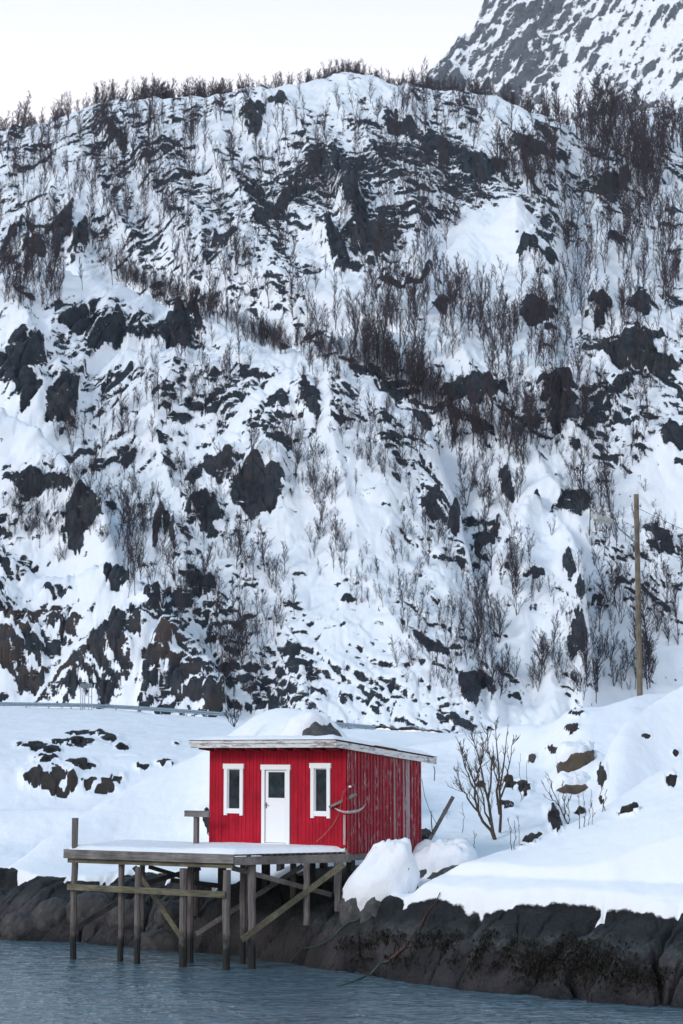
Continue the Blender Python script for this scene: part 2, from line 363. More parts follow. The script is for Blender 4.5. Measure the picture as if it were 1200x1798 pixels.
def resample(A, Y, Z, extra, NR, wY):
    """rows redistributed so that steep faces get as many vertices as they cover in view"""
    E = (Z-CZ)/Y[None,:]; de = np.abs(np.diff(E, axis=1)) + wY*np.diff(Y)[None,:]/Y[None,1:]
    cum = np.concatenate([np.zeros((len(A),1)), np.cumsum(de,1)],1); cum = cum/cum[:,-1:]
    cum = blur(cum, 15, 0)
    t = np.linspace(0,1,NR); oY = np.empty((len(A),NR),np.float32); oZ = oY.copy(); oe = [oY.copy() for _ in extra]
    for i in range(len(A)):
        y = np.interp(t, cum[i], Y); oY[i] = y; oZ[i] = np.interp(y, Y, Z[i])
        for k, ex in enumerate(extra): oe[k][i] = np.interp(y, Y, ex[i])
    V = np.stack([A[:,None]*oY, oY, oZ], -1).reshape(-1,3)
    return V, [o.reshape(-1) for o in oe]
def blobs(PX, PY, lay, lst, seed, scale_m, lift=.55):
    """rock faces: (px, py, rx, ry, tilt_deg, layer or None, rust)"""
    rock = np.zeros(PX.shape, np.float32); rust = rock.copy(); dz = rock.copy()
    for k, (cx, cy, rx, ry, tl, ly, ru) in enumerate(lst):
        cy = cy + lift*ry                                   # the bump carries the face upwards
        R = max(rx, ry)*3
        sel = (np.abs(PX-cx) < R) & (np.abs(PY-cy) < R)
        if ly is not None: sel &= (lay == ly)
        if not sel.any(): continue
        x = PX[sel]-cx; y = cy-PY[sel]; t = math.radians(tl); c, s_ = math.cos(t), math.sin(t)
        u = (x*c + y*s_)/rx; v = (-x*s_ + y*c)/ry
        wob = fbm(x/rx*1.1+k*3.3, y/ry*1.1, seed+k, 3)
        q = np.maximum(np.sqrt(u*u+v*v), 0.8*(np.abs(u)+np.abs(v))) + 0.75*wob
        w = sst(1.42, 0.6, q)
        rock[sel] = np.maximum(rock[sel], w); rust[sel] = np.maximum(rust[sel], w*ru)
        g = sst(-1.2, 0.3, v)*(1-sst(0.7, 2.6, v))*(1-sst(0.8, 1.7, np.abs(u)))
        dz[sel] = np.maximum(dz[sel], g*ry*scale_m)
    return rock, rust, dz
# ------------------------------------------------------------------ hillside
hA = np.linspace(-0.30, 0.30, 1240); hY = np.concatenate([np.linspace(164, 300, 800), np.linspace(300.2, 540, 760)])
AA, YY = np.meshgrid(hA, hY, indexing='ij'); XX = AA*YY
R = rounded
KM = [(-300,260,430),(-100,245,425),(0,237,420),(80,217,420),(150,194,420),(200,172,422),(300,179,425),(420,180,425),(470,150,425),(510,130,425),(555,141,430),(600,125,430),(640,131,430),(700,158,425),(760,165,420),(860,168,415),(910,188,410),(960,215,410),(1000,232,415),(1040,215,430),(1100,200,440),(1200,195,445),(1500,180,450)]
K1 = [(-300,560,245),(-100,500,250),(0,487,255),(60,472,258),(110,480,262),(200,505,265),(280,545,266),(380,580,260),(440,610,252),(480,640,244),(560,760,234),(650,900,220),(750,1100,200),(850,1250,186),(900,1330,182)]
K2 = [(290,930,210),(325,820,217),(345,800,220),(400,745,226),(470,675,233),(520,636,237),(600,640,237),(680,692,233),(760,745,228),(800,850,220),(830,990,208),(858,1100,197),(878,1250,181),(900,1330,178)]
K3 = [(-300,640,212),(-100,690,215),(0,722,217),(40,750,215),(100,805,212),(165,868,207),(183,905,203),(200,980,195),(230,1100,190),(260,1250,183)]
K4 = [(-300,950,192),(-100,965,193),(0,985,194),(100,1012,193),(160,1005,192),(250,1040,190),(310,1095,188),(370,1170,185),(400,1255,180),(430,1330,178)]
K5 = [(740,540,292),(790,480,296),(850,412,300),(905,356,303),(945,395,300),(980,460,294),(1005,530,286),(1040,610,280)]
K6 = [(560,625,246),(600,604,250),(650,592,253),(700,596,254),(800,602,252),(900,628,247),(960,652,243),(1050,640,245),(1150,632,247),(1250,615,250)]
K7 = [(850,1030,200),(880,930,211),(922,856,218),(965,888,215),(1000,930,211),(1025,985,206),(1033,1100,193),(1050,1250,180)]
K8 = [(525,570,276),(552,522,281),(590,499,283),(625,505,283),(660,550,278)]
K9 = [(780,235,395),(830,190,402),(870,166,408),(905,180,408),(960,208,402),(1000,232,396),(1020,275,385)]
defs = [(KM, R(.65,30), lambda d: .45*d), (K1, R(.98,8), lambda d: .45*d), (K2, R(.95,8), lambda d: .5*d), (K3, R(1.22,3), lambda d: .3*d),
        (K4, R(1.35,5), lambda d: .25*d), (K5, R(.95,2.5), lambda d: .4*d), (K6, R(.95,5), lambda d: .02*d), (K7, R(1.0,6), lambda d: .4*d), (K8, R(.8,3), lambda d: .3*d), (K9, R(.75,5), lambda d:.35*d)]
wx = XX + 6*fbm(XX/30, YY/50, 3, 2)
Zb = None; lay = np.zeros(AA.shape, np.int8)
for i, (p, f, b) in enumerate(defs):
    L = layer(AA, YY, p, f, b, 11, (161, 28.0) if i == 0 else ((91, 14.0) if i in (1,2) else None))
    if Zb is None:
        gx_, gy_2 = pix(AA, (L-CZ)/YY)
        def trench(path, w, dep):
            ys_ = [q[1] for q in path]; xs_ = [q[0] for q in path]
            c_ = np.interp(gy_2, ys_, xs_); return dep*np.exp(-((gx_-c_)/w)**2)*sst(ys_[0]-60, ys_[0]+40, gy_2)*sst(ys_[-1]+60, ys_[-1]-40, gy_2)
        L = L - trench([(640,600),(760,700),(830,820),(865,950),(890,1080),(905,1230)], 48, 9) - trench([(330,640),(300,800),(330,930),(425,1080),(430,1230)], 55, 7) - trench([(1050,880),(1070,1000),(1075,1230)], 45, 6)
        L = L - 9*np.exp(-((gy_2-(487+(gx_-200)*.33)+20)/38)**2)*sst(120,260,gx_)*sst(720,600,gx_) - 6*np.exp(-((gx_-1010)/26)**2-((gy_2-420)/130)**2) - 5*np.exp(-((gx_-780)/30)**2-((gy_2-440)/100)**2)
        Zb = L
    else:
        lay = np.where(L > Zb, i, lay).astype(np.int8); Zb = smax(Zb, L, 1.2)
Zb = np.maximum(Zb, 7.0)
PX, PY = pix(AA, (Zb-CZ)/YY)
RB = [ # rock faces on the hill
 (205,602,42,40,-20,1,0),(195,668,52,45,10,1,0),(120,712,52,34,35,1,.2),(36,632,40,40,20,1,0),(238,704,30,28,0,1,.1),(205,770,46,17,0,1,.7),(300,602,40,22,25,1,0),(262,628,16,34,30,1,0),(140,566,36,14,0,1,0),(48,690,24,26,50,1,.2),
 (400,640,50,18,-5,1,0),(355,655,26,16,10,1,0),(330,575,30,12,-15,1,0),
 (452,832,42,40,0,2,.2),(545,694,15,26,30,2,0),(385,800,34,22,-30,2,.2),(492,700,18,12,-20,2,0),(335,812,22,16,0,2,.2),
 (680,1188,32,30,0,2,.1),(742,1150,22,44,15,2,.1),(572,1022,24,13,-10,2,0),(524,1113,17,11,10,2,0),(545,1075,7,22,-20,2,.1),(640,1015,26,14,-20,2,0),(650,1090,14,20,0,2,.1),(505,1185,12,8,0,2,0),(810,1240,26,34,0,2,.3),(600,1190,14,26,-15,2,.3),(555,1235,22,28,10,2,.6),(630,1240,24,14,10,2,.2),(760,865,18,22,-10,2,0),(800,885,10,24,-20,2,0),
 (150,905,34,25,-10,3,.2),(60,852,52,16,-27,3,.1),(128,935,18,30,20,3,.1),(105,868,20,12,-20,3,.2),(15,1000,30,12,-10,4,.2),
 (185,1170,46,44,20,4,.35),(25,1120,40,60,20,4,.9),(330,1185,52,28,-20,4,.5),(285,1150,16,34,-15,4,.7),(95,1090,50,18,15,4,.5),(225,1130,30,30,-15,4,.3),(205,1025,24,11,-15,4,0),(100,1035,22,10,10,4,.2),(270,1075,16,18,30,4,.1),(375,1235,18,26,-15,4,.5),(130,1190,40,24,30,4,.8),(265,1180,14,40,-25,4,.3),(60,1180,18,22,0,4,.6),
 (352,1027,30,15,-18,None,0),(278,930,9,36,-10,None,.5),(297,945,10,22,15,None,.2),(430,820,10,20,0,None,.3),(352,880,30,18,20,None,.1),(366,905,20,14,20,None,.1),
 (1072,330,38,20,15,None,.4),(1008,884,30,22,0,None,.1),(985,855,36,16,15,7,0),(1166,951,24,11,0,None,0),(1112,640,70,15,-3,None,.2),(1130,600,40,26,15,None,0),(1190,780,26,24,20,None,0),(1050,740,36,10,35,None,0),(1090,690,40,11,35,None,0),(1015,1105,16,34,-10,7,.1),(1000,985,10,20,10,7,0),(1020,1025,10,22,0,7,0),(940,1010,18,8,0,7,0),
 (880,295,16,10,0,None,0),(835,290,34,16,-20,None,0),(760,250,40,12,-25,None,0),(620,345,16,60,25,None,0),(560,290,16,22,0,None,0),(445,205,22,22,0,None,.2),(490,185,16,12,0,None,.2),(205,235,14,26,35,None,.5),(110,395,18,40,-25,None,.1),(60,445,24,18,0,None,.3),(140,420,14,30,-15,None,.1),(20,420,8,34,-35,None,0),
 (700,215,30,12,-25,None,0),(650,420,46,26,10,None,.2),(500,350,40,10,30,None,0),(470,380,24,9,35,None,0),(590,430,14,40,30,None,0),(880,460,22,14,-15,5,0),(930,450,20,22,-30,5,0),(965,455,18,14,0,5,0),(895,490,18,10,0,5,0),(845,505,16,10,0,5,0),(955,420,20,8,-40,5,0),
 (940,545,30,18,-10,None,.1),(1055,545,20,24,0,None,.1),(1125,535,24,18,-10,None,0),(850,690,36,18,15,6,0),(800,685,24,18,0,6,.1),(980,690,30,18,35,None,0),(990,735,26,20,-20,None,.2),(1080,420,16,10,0,None,0),(960,240,20,9,-15,None,0),(945,270,50,12,-10,None,.1),(735,490,28,10,5,None,.1),(775,545,14,12,0,None,.1),(1155,655,34,12,15,None,0),(890,835,12,22,20,None,.2),(870,905,8,16,-15,None,.3),(850,940,20,10,0,None,0)]
rk, ru, bz = blobs(PX, PY, lay, RB, 40, 1.0)
ru = np.maximum(ru, .75*np.exp(-((PX-60)/120)**2-((PY-1140)/75)**2) + .55*np.exp(-((PX-290)/70)**2-((PY-1160)/55)**2))
mpp = YY/F                                                  # metres per picture point at that distance
dens = np.zeros(AA.shape, np.float32)
for cx, cy, rx, ry, am in [(430,360,190,110,.55),(700,270,150,90,.6),(130,400,150,70,.4),(850,290,80,60,.5),(640,420,60,60,.4),(720,1190,120,60,.25),(520,1235,130,26,.25),(300,690,140,70,.5),(430,690,60,60,.4),(120,600,130,80,.2),(1080,600,120,60,.4),(1050,720,100,70,.4),(830,700,90,60,.4),(190,1140,210,85,.75),(950,440,60,60,.5),(600,330,90,60,.4),(260,300,160,70,.2),(880,1000,60,160,.1),(780,900,50,90,.2),(1180,700,60,60,.3),
                          (850,430,50,50,-1.2),(740,610,120,22,-.9),(640,900,80,90,-.7),(600,830,80,80,-.3),(960,950,50,80,-.9),(680,1000,60,90,-.3),(925,1130,50,60,-.6),(1150,860,60,40,-.9),(170,510,100,30,-1.0),(590,530,40,30,-1.5),(900,195,40,30,-.8),(520,160,40,25,-.7),(220,350,80,40,-.3),(1110,1150,100,100,-.5),(1080,480,60,60,-.3),(520,1000,60,120,-.5),(430,1120,60,100,-.5),(60,770,60,50,-.7),(1180,1000,60,80,-.5),(470,950,80,60,-.4),(260,860,70,60,-.4)]:
    dens += am*np.exp(-((PX-cx)/rx)**2 - ((PY-cy)/ry)**2)
QQ = (Zb - .17*(YY-164)) + .25*XX*0                        # climbs with the slope, so features keep their proportions on steep and gentle ground
qw = QQ + 1.2*fbm(XX/9, QQ/9, 2, 3); xw = XX + 1.6*fbm(XX/10+7, QQ/8, 4, 3)
tilt = .30*XX*sst(600,900,PX) + .55*XX*np.exp(-((PX-500)/150)**2-((PY-380)/160)**2) - .25*XX*sst(350,100,PX)
rib_n = fbm((XX+.35*QQ+5*fbm(XX/25,QQ/25,9,2))/17, QQ/52, 5, 3)
rib = 1-np.abs(rib_n)*2.6
d1 = 1.6*fbm(wx/28, YY/45, 6, 3) + 2.0*np.clip(rib,-.6,1)
d2 = fbm(xw/7.5, (qw+tilt)/4.6, 11, 5, .58)
d3 = fbm(xw/2.6, (qw+tilt)/1.5, 15, 4, .6)
f1, f2, cid, ddx, ddy = voronoi(xw/2.9, (qw+tilt)/1.7, 21)
g1, g2, cid2, ex, ey = voronoi(xw/1.25+9, (qw+tilt*.8)/.75, 33)
blk = (cid-.5)*1.3 + (cid*7%1-.5)*ddy*1.6 + .35*sst(0,.25,f2-f1)
blk2 = (cid2-.5)*.55 + (cid2*5%1-.5)*ey*.6 + .14*sst(0,.3,g2-g1)
patch = fbm(XX/15+5, QQ/9, 61, 4)
amp = .55+.6*sst(-.3,.5,patch+dens*.8)
rough = (1.1*d2 + .42*d3 + (.55*blk + .75*blk2))*amp + rk*(blk*1.1 + blk2*1.2)
_kA, _kE, _kD = crest(KM); kD = np.interp(hA, _kA, _kD)[:,None]
d1 = d1*(1-.8*np.exp(-((YY-kD)/22)**2)) ; rough = rough*(1-.5*np.exp(-((YY-kD)/12)**2))
Zr = Zb + (d1-.9)*sst(0,25,YY-170) + rough + bz*mpp*.8*(.75+.9*fbm(XX/3,QQ/5,97,3))
gy = np.gradient(YY, axis=1)
def facing(d): return np.gradient(d, axis=1)/gy
m0 = facing(1.1*d2 + .5*blk) ; m1_ = facing(.42*d3 + .75*blk2)
m0 = np.clip(m0/m0.std(), -2.5, 2.5); m1_ = np.clip(m1_/m1_.std(), -2.5, 2.5)
crs = np.zeros(AA.shape, np.float32)
for i_, (p_, f_, b_) in enumerate(defs):
    if i_ in (0, 4): continue
    xs_ = np.array([q[0] for q in p_], float); ys_ = np.array([q[1] for q in p_], float)
    wd = {1:17, 2:15, 5:30, 6:14, 7:14, 8:30}.get(i_, 11)
    crs = np.maximum(crs, (lay == i_)*np.exp(-((PY-np.interp(PX, xs_, ys_)-wd*.55)/wd)**2))
flank = np.gradient(rib, axis=0)/np.gradient(XX, axis=0); flank = np.clip(-flank/flank.std(), -2, 2)   # the sides of the ribs away from the wind stay barer
low = fbm(XX/36+3, QQ/22, 63, 3)
PT = .85*dens + .5*np.minimum(dens,0) + 1.0*patch + 1.0*low + .16*flank - .12*sst(800,1200,PY) - 1.3*crs
m = .55*m0 + .75*blur(blur(m1_,3,1),3,0) + 1.3*PT
thr = np.percentile(m[160:960:4, 40:1200:4], 91)
cut1 = ddy + .22*fbm(xw/1.1, qw/.8, 93, 4); cut2 = ey + .25*fbm(xw/.6, qw/.5, 95, 3)
c1 = sst(-.03,.03, np.clip(.10+.42*PT,0,.62)-cid)*sst(.16,-.08,cut1)*sst(.0,.10,f2-f1+.12*fbm(xw/.8,qw/.6,99,3))
c2 = sst(-.03,.03, np.clip(.09+.34*PT,0,.5)-cid2)*sst(.14,-.10,cut2)
cell = np.maximum(c1, .9*c2)
Zr = Zr + .75*c1 + .30*c2
rockA = np.maximum(np.clip(.5 + (m-thr)*.30, .08, .80), .10+.72*cell)*(1-.6*crs)
ledge = fbm(xw/3.2, (qw+.5*XX)/.8, 91, 4, .6)
rockA = np.maximum(rockA, np.clip(rk*1.35 - (.75+.35*(lay == 4))*sst(.06-.16*(lay == 4),.4-.2*(lay == 4),ledge) - .2*sst(.1,.0,f2-f1)*(cid>.6), 0, .88))
Zs = blur(blur(Zr, 5, 1), 3, 0)
w = sst(.35,.6,rockA)
Zh = Zs*(1-w) + Zr*w + .15*(1-w)
V, (ra, rua) = resample(hA, hY, Zh, [rockA, np.clip(blur(blur(ru,9,1),5,0)*1.3,0,1)], 1050, .12)
hill = link('hillside', np_mesh('hillside', V, grid_quads(len(hA), 1050), M_hill, True, {'rock':ra, 'rust':rua})); tag(hill, kind='structure')
HS = Surf(hA, hY, Zh)
# ------------------------------------------------------------------ far mountain
mA = np.linspace(-0.06, 0.27, 620); mY = np.linspace(820, 1600, 900)
A2, Y2 = np.meshgrid(mA, mY, indexing='ij'); X2 = A2*Y2
MT = [(500,330,1250),(680,190,1250),(725,146,1260),(752,126,1260),(784,96,1265),(806,66,1270),(815,63,1270),(826,58,1275),(836,38,1280),(850,6,1285),(870,-35,1290),(930,-150,1310),(1000,-260,1330),(1200,-520,1360),(1500,-800,1400)]
Z2 = layer(A2, Y2, MT, R(1.55,10), lambda d: 1.2*d, 3)
Z2 = np.maximum(Z2, 250 + (Y2-820)*.25)
P2x, P2y = pix(A2, (Z2-CZ)/Y2)
def mrot(ph, sx, sy):
    c, s_ = math.cos(ph), math.sin(ph); return (X2*c + Z2*s_)/sx, (-X2*s_ + Z2*c)/sy
a_, b_ = mrot(math.radians(54), 60, 13); m1 = fbm(a_+.5*fbm(X2/40,Z2/40,2,2), b_+.6*fbm(X2/50,Z2/50,4,2), 71, 5, .6)
a_, b_ = mrot(math.radians(57), 22, 5); m2 = fbm(a_, b_+.8*m1, 75, 4, .6)
c1, c2, ci, _, dyy = voronoi(a_*1.3, b_*1.0+.5*m2, 81)
m3 = fbm(X2/70, Z2/55, 85, 4, .6); m4 = fbm(X2/9, Z2/7, 87, 4, .6)
dm = 8*m1 + 4*m2 + 3*(ci-.5) + 8*m3 + 2*m4
mm = np.gradient(dm, axis=1)/np.gradient(Y2, axis=1); mm = blur(blur(mm,3,1),3,0)*.9 + .55*m2 + .45*(ci-.5) + .6*m1 + .9*m3 + .7*m4
mm += -.9*np.exp(-((P2x-1150)/90)**2-((P2y-75)/60)**2) - .9*np.exp(-((P2x-1010)/60)**2-((P2y-170)/35)**2) - .8*np.exp(-((P2x-1190)/50)**2-((P2y-180)/30)**2)
a_, b_ = mrot(math.radians(60), 11, 2.4); m5 = fbm(a_+.6*m3, b_+1.2*m2+.5*m4, 89, 4, .6)
mm = mm + 1.0*m5
rm = np.clip(.5 + (mm-np.percentile(mm,64))*.30, 0.05, .84)
PM = .14 + .45*m3 + .35*m1 - 1.0*np.exp(-((P2x-1150)/90)**2-((P2y-75)/60)**2) - .8*np.exp(-((P2x-1010)/60)**2-((P2y-170)/35)**2) - .8*np.exp(-((P2x-1190)/50)**2-((P2y-180)/30)**2) - .12*np.exp(-((P2x-830)/70)**2-((P2y-80)/60)**2)
for sx_, sy_, sd_, ph_ in ((24, 9, 141, 56), (10, 3.6, 143, 60), (48, 16, 145, 52)):
    a_, b_ = mrot(math.radians(ph_), sx_, sy_); v1, v2, vi, vx, vy = voronoi(a_+.5*m3+.25*m4, b_+.6*m1+.3*m4, sd_)
    cc = sst(-.04,.04, np.clip(PM,0,.85)-vi)*sst(.30,-.02, vy+.3*m4)*sst(.0,.08,v2-v1+.1*m4); rm = np.maximum(rm, .1+.74*cc); dm = dm + cc*sy_*.22
V, (ra,) = resample(mA, mY, Z2+dm, [rm], 620, .05)
mt = link('mountain', np_mesh('mountain', V, grid_quads(len(mA), 620), M_mtn, True, {'rock':ra, 'rust':ra*0})); tag(mt, kind='structure')
# ------------------------------------------------------------------ near shore and snowy ground
nA = np.linspace(-0.26, 0.26, 1000); nY = np.concatenate([np.linspace(33, 72, 900), np.linspace(72.2, 192, 420)])
A3, Y3 = np.meshgrid(nA, nY, indexing='ij'); X3 = A3*Y3
def curve_z(pts, z):                                        # picture points of a line lying at height z -> distance as a function of azimuth
    q = sorted((ray(px,py)[0], (z-CZ)/ray(px,py)[1]) for px,py in pts)
    return np.interp(nA, [p[0] for p in q], [p[1] for p in q])
wl = curve_z([(-300,1632),(0,1647),(60,1652),(130,1654),(200,1660),(300,1668),(400,1677),(500,1690),(600,1706),(700,1723),(800,1736),(900,1746),(1000,1756),(1100,1763),(1200,1769),(1500,1785)], 0.0)
tl_pts = [(-300,1525,1.5),(0,1538,1.5),(70,1547,1.5),(150,1552,1.45),(250,1548,1.5),(330,1558,1.5),(420,1555,1.75),(520,1548,1.9),(600,1562,1.75),(640,1572,1.65),(690,1590,1.55),(760,1596,1.55),(850,1601,1.56),(950,1606,1.56),(1080,1613,1.56),(1200,1620,1.54),(1500,1636,1.5)]
q = sorted((ray(px,py)[0], (z-CZ)/ray(px,py)[1], z) for px,py,z in tl_pts)
Yt = np.interp(nA, [p[0] for p in q], [p[1] for p in q]); zt = np.interp(nA, [p[0] for p in q], [p[2] for p in q])
wob = .5*fbm(X3/1.9, 0*X3+.3, 101, 3) + .10*fbm(X3/.5, Y3*0, 103, 2)
Ytw = Yt[:,None] + wob*.8; wl2 = wl[:,None]
t = np.clip((Y3-wl2)/(Yt[:,None]-wl2), -8, 1.6)
zr = np.where(t > 0, zt[:,None]*np.clip(t,0,1.6)**.8, t*1.2)
# cracked slabs: joints lean up to the right, blocks rounded
hs = np.clip(t,-1,1.6)*1.5                                   # height up the bank
sx = X3 - 1.05*hs + .35*fbm(X3/2.2,Y3/2.2,7,3)
leftb = sst(560, 300, pix(A3,0*A3-.08)[0])
bw = 1.15 - .1*leftb
u_ = sx/bw + .12*fbm(X3/.7,hs/.7,6,3); v_ = hs/2.6 + .16*fbm(X3/.9,hs/.9,8,3) + .37*np.floor(u_*.5)
b1, b2, bi, bdx, bdy = voronoi(u_, v_, 111)
crk = np.exp(-((b2-b1)/.055)**2)
dome = .34*(1-np.clip(b1,0,1.0)**2) + (bi-.5)*.34 + (bi*5%1-.5)*bdx*.75
s1, s2, si, _, _ = voronoi(u_*2.3+3+.2*fbm(X3/.4,hs/.4,3,2), v_*1.7, 115)
cr2 = np.exp(-((s2-s1)/.05)**2)*(si>.35)
dome = (dome + (si-.5)*.10)*(1+.35*leftb)
rise = sst(-.3,.25,t)*(1-.55*sst(.75,1.05,t))
zr = zr + (dome - .50*crk - .16*cr2 - .14)*rise + .07*fbm(X3/.6,hs/.6,9,4) + .03*fbm(X3/.18,hs/.18,10,3)
# snow ground
def table(rows):                                           # rows: (px, [(Y,z)...])
    ax = np.array([ray(r[0],1350)[0] for r in rows]); ys = nY
    G = np.array([np.interp(ys, [p[0] for p in r[1]], [p[1] for p in r[1]]) for r in rows])
    G = blur(G, 25, 1); o = np.empty(A3.shape)
    for j in range(len(ys)): o[:,j] = np.interp(nA, ax, G[:,j])
    return blur(o, 41, 0)
g = table([(-400,[(55,1.5),(70,2.4),(85,3.4),(95,4.9),(112,6.1),(140,7.6),(170,9.6),(174,9.7),(195,9.6)]),
           (0,[(56,1.5),(62,1.9),(70,2.4),(85,3.4),(94,4.7),(110,6.0),(140,7.6),(168,9.2),(173,9.35),(195,9.0)]),
           (200,[(54,1.5),(62,2.2),(70,2.6),(84,3.45),(92,4.6),(105,5.7),(140,7.5),(166,9.0),(170,9.1),(195,9.0)]),
           (400,[(53,1.6),(56,2.2),(70,3.4),(85,4.1),(95,4.9),(110,5.8),(140,7.2),(162,8.2),(166,8.3),(195,8.0)]),
           (620,[(48,1.75),(52,2.2),(58,2.8),(70,4.0),(85,5.4),(100,6.3),(110,6.6),(140,6.9),(158,7.1),(195,7.5)]),
           (800,[(45,1.6),(50,2.1),(56,2.75),(65,3.7),(80,5.1),(98,6.1),(110,6.2),(160,6.0),(195,7.3)]),
           (1000,[(43,1.6),(50,2.2),(56,2.9),(65,4.0),(75,5.0),(90,6.0),(160,6.0),(195,7.5)]),
           (1250,[(41,1.6),(50,2.2),(60,3.5),(80,6),(160,6),(195,8)])])
N2 = [(-60,1590,57),(5,1532,58),(60,1490,60.5),(130,1440,63),(190,1402,65),(280,1357,66.5),(345,1327,67),(400,1288,66.5),(440,1262,66),(480,1246,65),(520,1244,64.5),(575,1256,64),(605,1285,63.5),(640,1340,62),(700,1420,60),(760,1500,58)]
N2b = [(-300,1470,62),(-60,1500,62),(20,1480,64.5),(90,1448,66.5),(150,1425,68),(190,1400,70),(215,1392,71),(260,1400,71)]
L1 = [(640,1620,44.4),(690,1587,44.6),(722,1546,45.6),(770,1526,46.4),(830,1509,47),(920,1480,47.5),(1010,1441,48),(1060,1415,48.5),(1130,1370,49),(1200,1330,49.5),(1500,1240,51)]
L2 = [(985,1560,53),(1030,1455,55),(1044,1395,56.5),(1050,1360,57.5),(1062,1322,58),(1078,1292,59),(1098,1265,60),(1145,1236,61),(1200,1203,62),(1300,1150,63),(1500,1080,64)]
L3 = [(640,1330,84),(760,1302,86),(850,1288,84),(905,1274,82),(940,1272,80),(965,1276,76),(985,1256,74),(1000,1247,73),(1030,1242,72),(1060,1243,72),(1085,1234,74),(1115,1222,76),(1160,1215,78),(1300,1200,80)]
L4 = [(900,1420,66),(940,1392,68),(980,1340,69),(1010,1312,69),(1040,1310,68),(1070,1330,66),(1100,1380,64)]
L5 = [(0,1400,88),(40,1362,89),(90,1332,90),(150,1322,91),(230,1318,92),(300,1330,91),(360,1352,88),(420,1380,85)]
sn = g
for P, f, b, k in [(N2b,R(.42,3),lambda d:.12*d,.35),(N2,R(.58,2.2),lambda d:.45*d,.25),(L1,R(.46,1.7),lambda d:.35*d,.3),(L2,R(.75,1.6),lambda d:.15*d,.3),(L3,R(.42,2.5),lambda d:.3*d,.5),(L4,R(.8,1),lambda d:.5*d,.4),(L5,R(.55,1.0),lambda d:.08*d,.4)]:
    sn = smax(sn, layer(A3, Y3, P, f, b, 25), k)
sn = sn + (.13*fbm(X3/2.6, Y3/3.5, 121, 4) + .05*fbm(X3/.8, Y3/1.1, 122, 4))*sst(0,3,Y3-Yt[:,None]) + .35*fbm(X3/9, Y3/12, 123, 3)*sst(62,80,Y3)
sn = sn + .22*(fbm(X3/1.3, Y3/2.2, 125, 3))*np.exp(-((A3-.112)/.03)**2-((Y3-64)/7)**2)
P3x, P3y = pix(A3, (sn-CZ)/Y3)
RS = [(100,1372,36,20,0,None,.5),(60,1368,18,14,10,None,.3),(175,1378,30,12,0,None,.5),(140,1345,24,9,0,None,.3),(80,1335,20,8,0,None,0),(205,1368,14,8,0,None,.4),(60,1310,26,6,-5,None,0),(130,1303,40,6,0,None,0),(190,1295,20,7,-10,None,0),(150,1288,30,3,0,None,0),(215,1312,10,5,0,None,0),(90,1318,14,6,0,None,0),(290,1340,14,5,0,None,.1),(250,1346,12,5,0,None,0),(310,1306,5,4,0,None,0),
      (895,1375,14,7,0,None,.4),(920,1382,12,9,-20,None,.3),(935,1332,7,6,0,None,.8),(890,1414,14,5,0,None,.4),(975,1440,10,18,15,None,.3),(935,1473,20,6,35,None,.5),(845,1377,10,6,0,None,.2),(1019,1425,9,4,0,None,.3),(1057,1362,8,14,0,None,.2),(1102,1425,16,7,15,None,.3),(1180,1368,10,9,35,None,.2),(1056,1402,5,5,0,None,.3),(1010,1254,16,4,0,None,.5),(1003,1280,12,6,10,None,.4),(975,1315,16,5,-5,None,.4),(745,1468,12,10,0,None,.2),(782,1428,5,5,0,None,.2),(365,1445,10,16,15,None,.1),(1135,1292,8,4,0,None,.3),(1187,1323,6,5,0,None,.3)]
rk3, ru3, bz3 = blobs(P3x, P3y, np.zeros(A3.shape), RS, 300, 1.0, .3)
rk3 = rk3*(Y3 > Yt[:,None]+2); bz3 = bz3*(Y3 > Yt[:,None]+2)
q1, q2, qi, _, _ = voronoi(X3/.55+2, Y3/.8, 131)
sn = sn + bz3*Y3/F*.7 + rk3*((qi-.5)*.35)
Ytl = Yt[:,None] + .30*fbm(X3/2.4, 0*X3+.3, 101, 2)
lip = zt[:,None] + .10 + .62*np.sqrt(np.maximum(Y3-Ytl+.2,0)) + .9*np.maximum(Y3-Ytl-.9,0) + .03*fbm(X3/.5,Y3/.5,107,2) - .05*np.exp(-((Y3-Ytl-.16)/.05)**2)
isrock = Y3 < Ytw
tgt = np.maximum(np.minimum(sn, lip), np.minimum(zr, sn)-.02)
Zn = np.where(isrock, zr, zr + (tgt-zr)*sst(0,.26,Y3-Ytw))
Edge = np.exp(-((Y3-Ytw)/.5)**2); Zn = Zn*(1-Edge) + Edge*blur(blur(Zn,3,0),3,1)
Zn = np.where(Y3 > 174 + 0*A3, Zn, Zn)
rock3 = np.clip(.5 + (Ytw+.07-Y3)*3.0 - .9*sst(.15,.0,b2-b1)*sst(.72,1.0,t)*(bi>.45), 0, 1)
rock3 = np.maximum(rock3*(t < 1.5), np.clip(rk3*1.25-.1-.85*sst(.02,.4,fbm(X3/.7,Y3/1.6,133,4))*sst(70,80,Y3),0,1)*sst(.02,.1,q2-q1+.05))
hut_y = np.exp(-((X3+.6)/3.2)**2-((Y3-50.5)/2.6)**2)      # ground under the hut is rock instead of snow
rock3 = np.maximum(rock3, sst(.45,.6,hut_y + .12*fbm(X3/1.2,Y3/1.2,77,3)))
V, (ra, rua) = resample(nA, nY, Zn, [rock3, np.clip(ru3,0,1)], 1000, .25)
gr = link('ground', np_mesh('ground', V, grid_quads(len(nA), 1000), M_shore, True, {'rock':ra, 'rust':rua})); tag(gr, kind='structure')
NS = Surf(nA, nY, Zn)
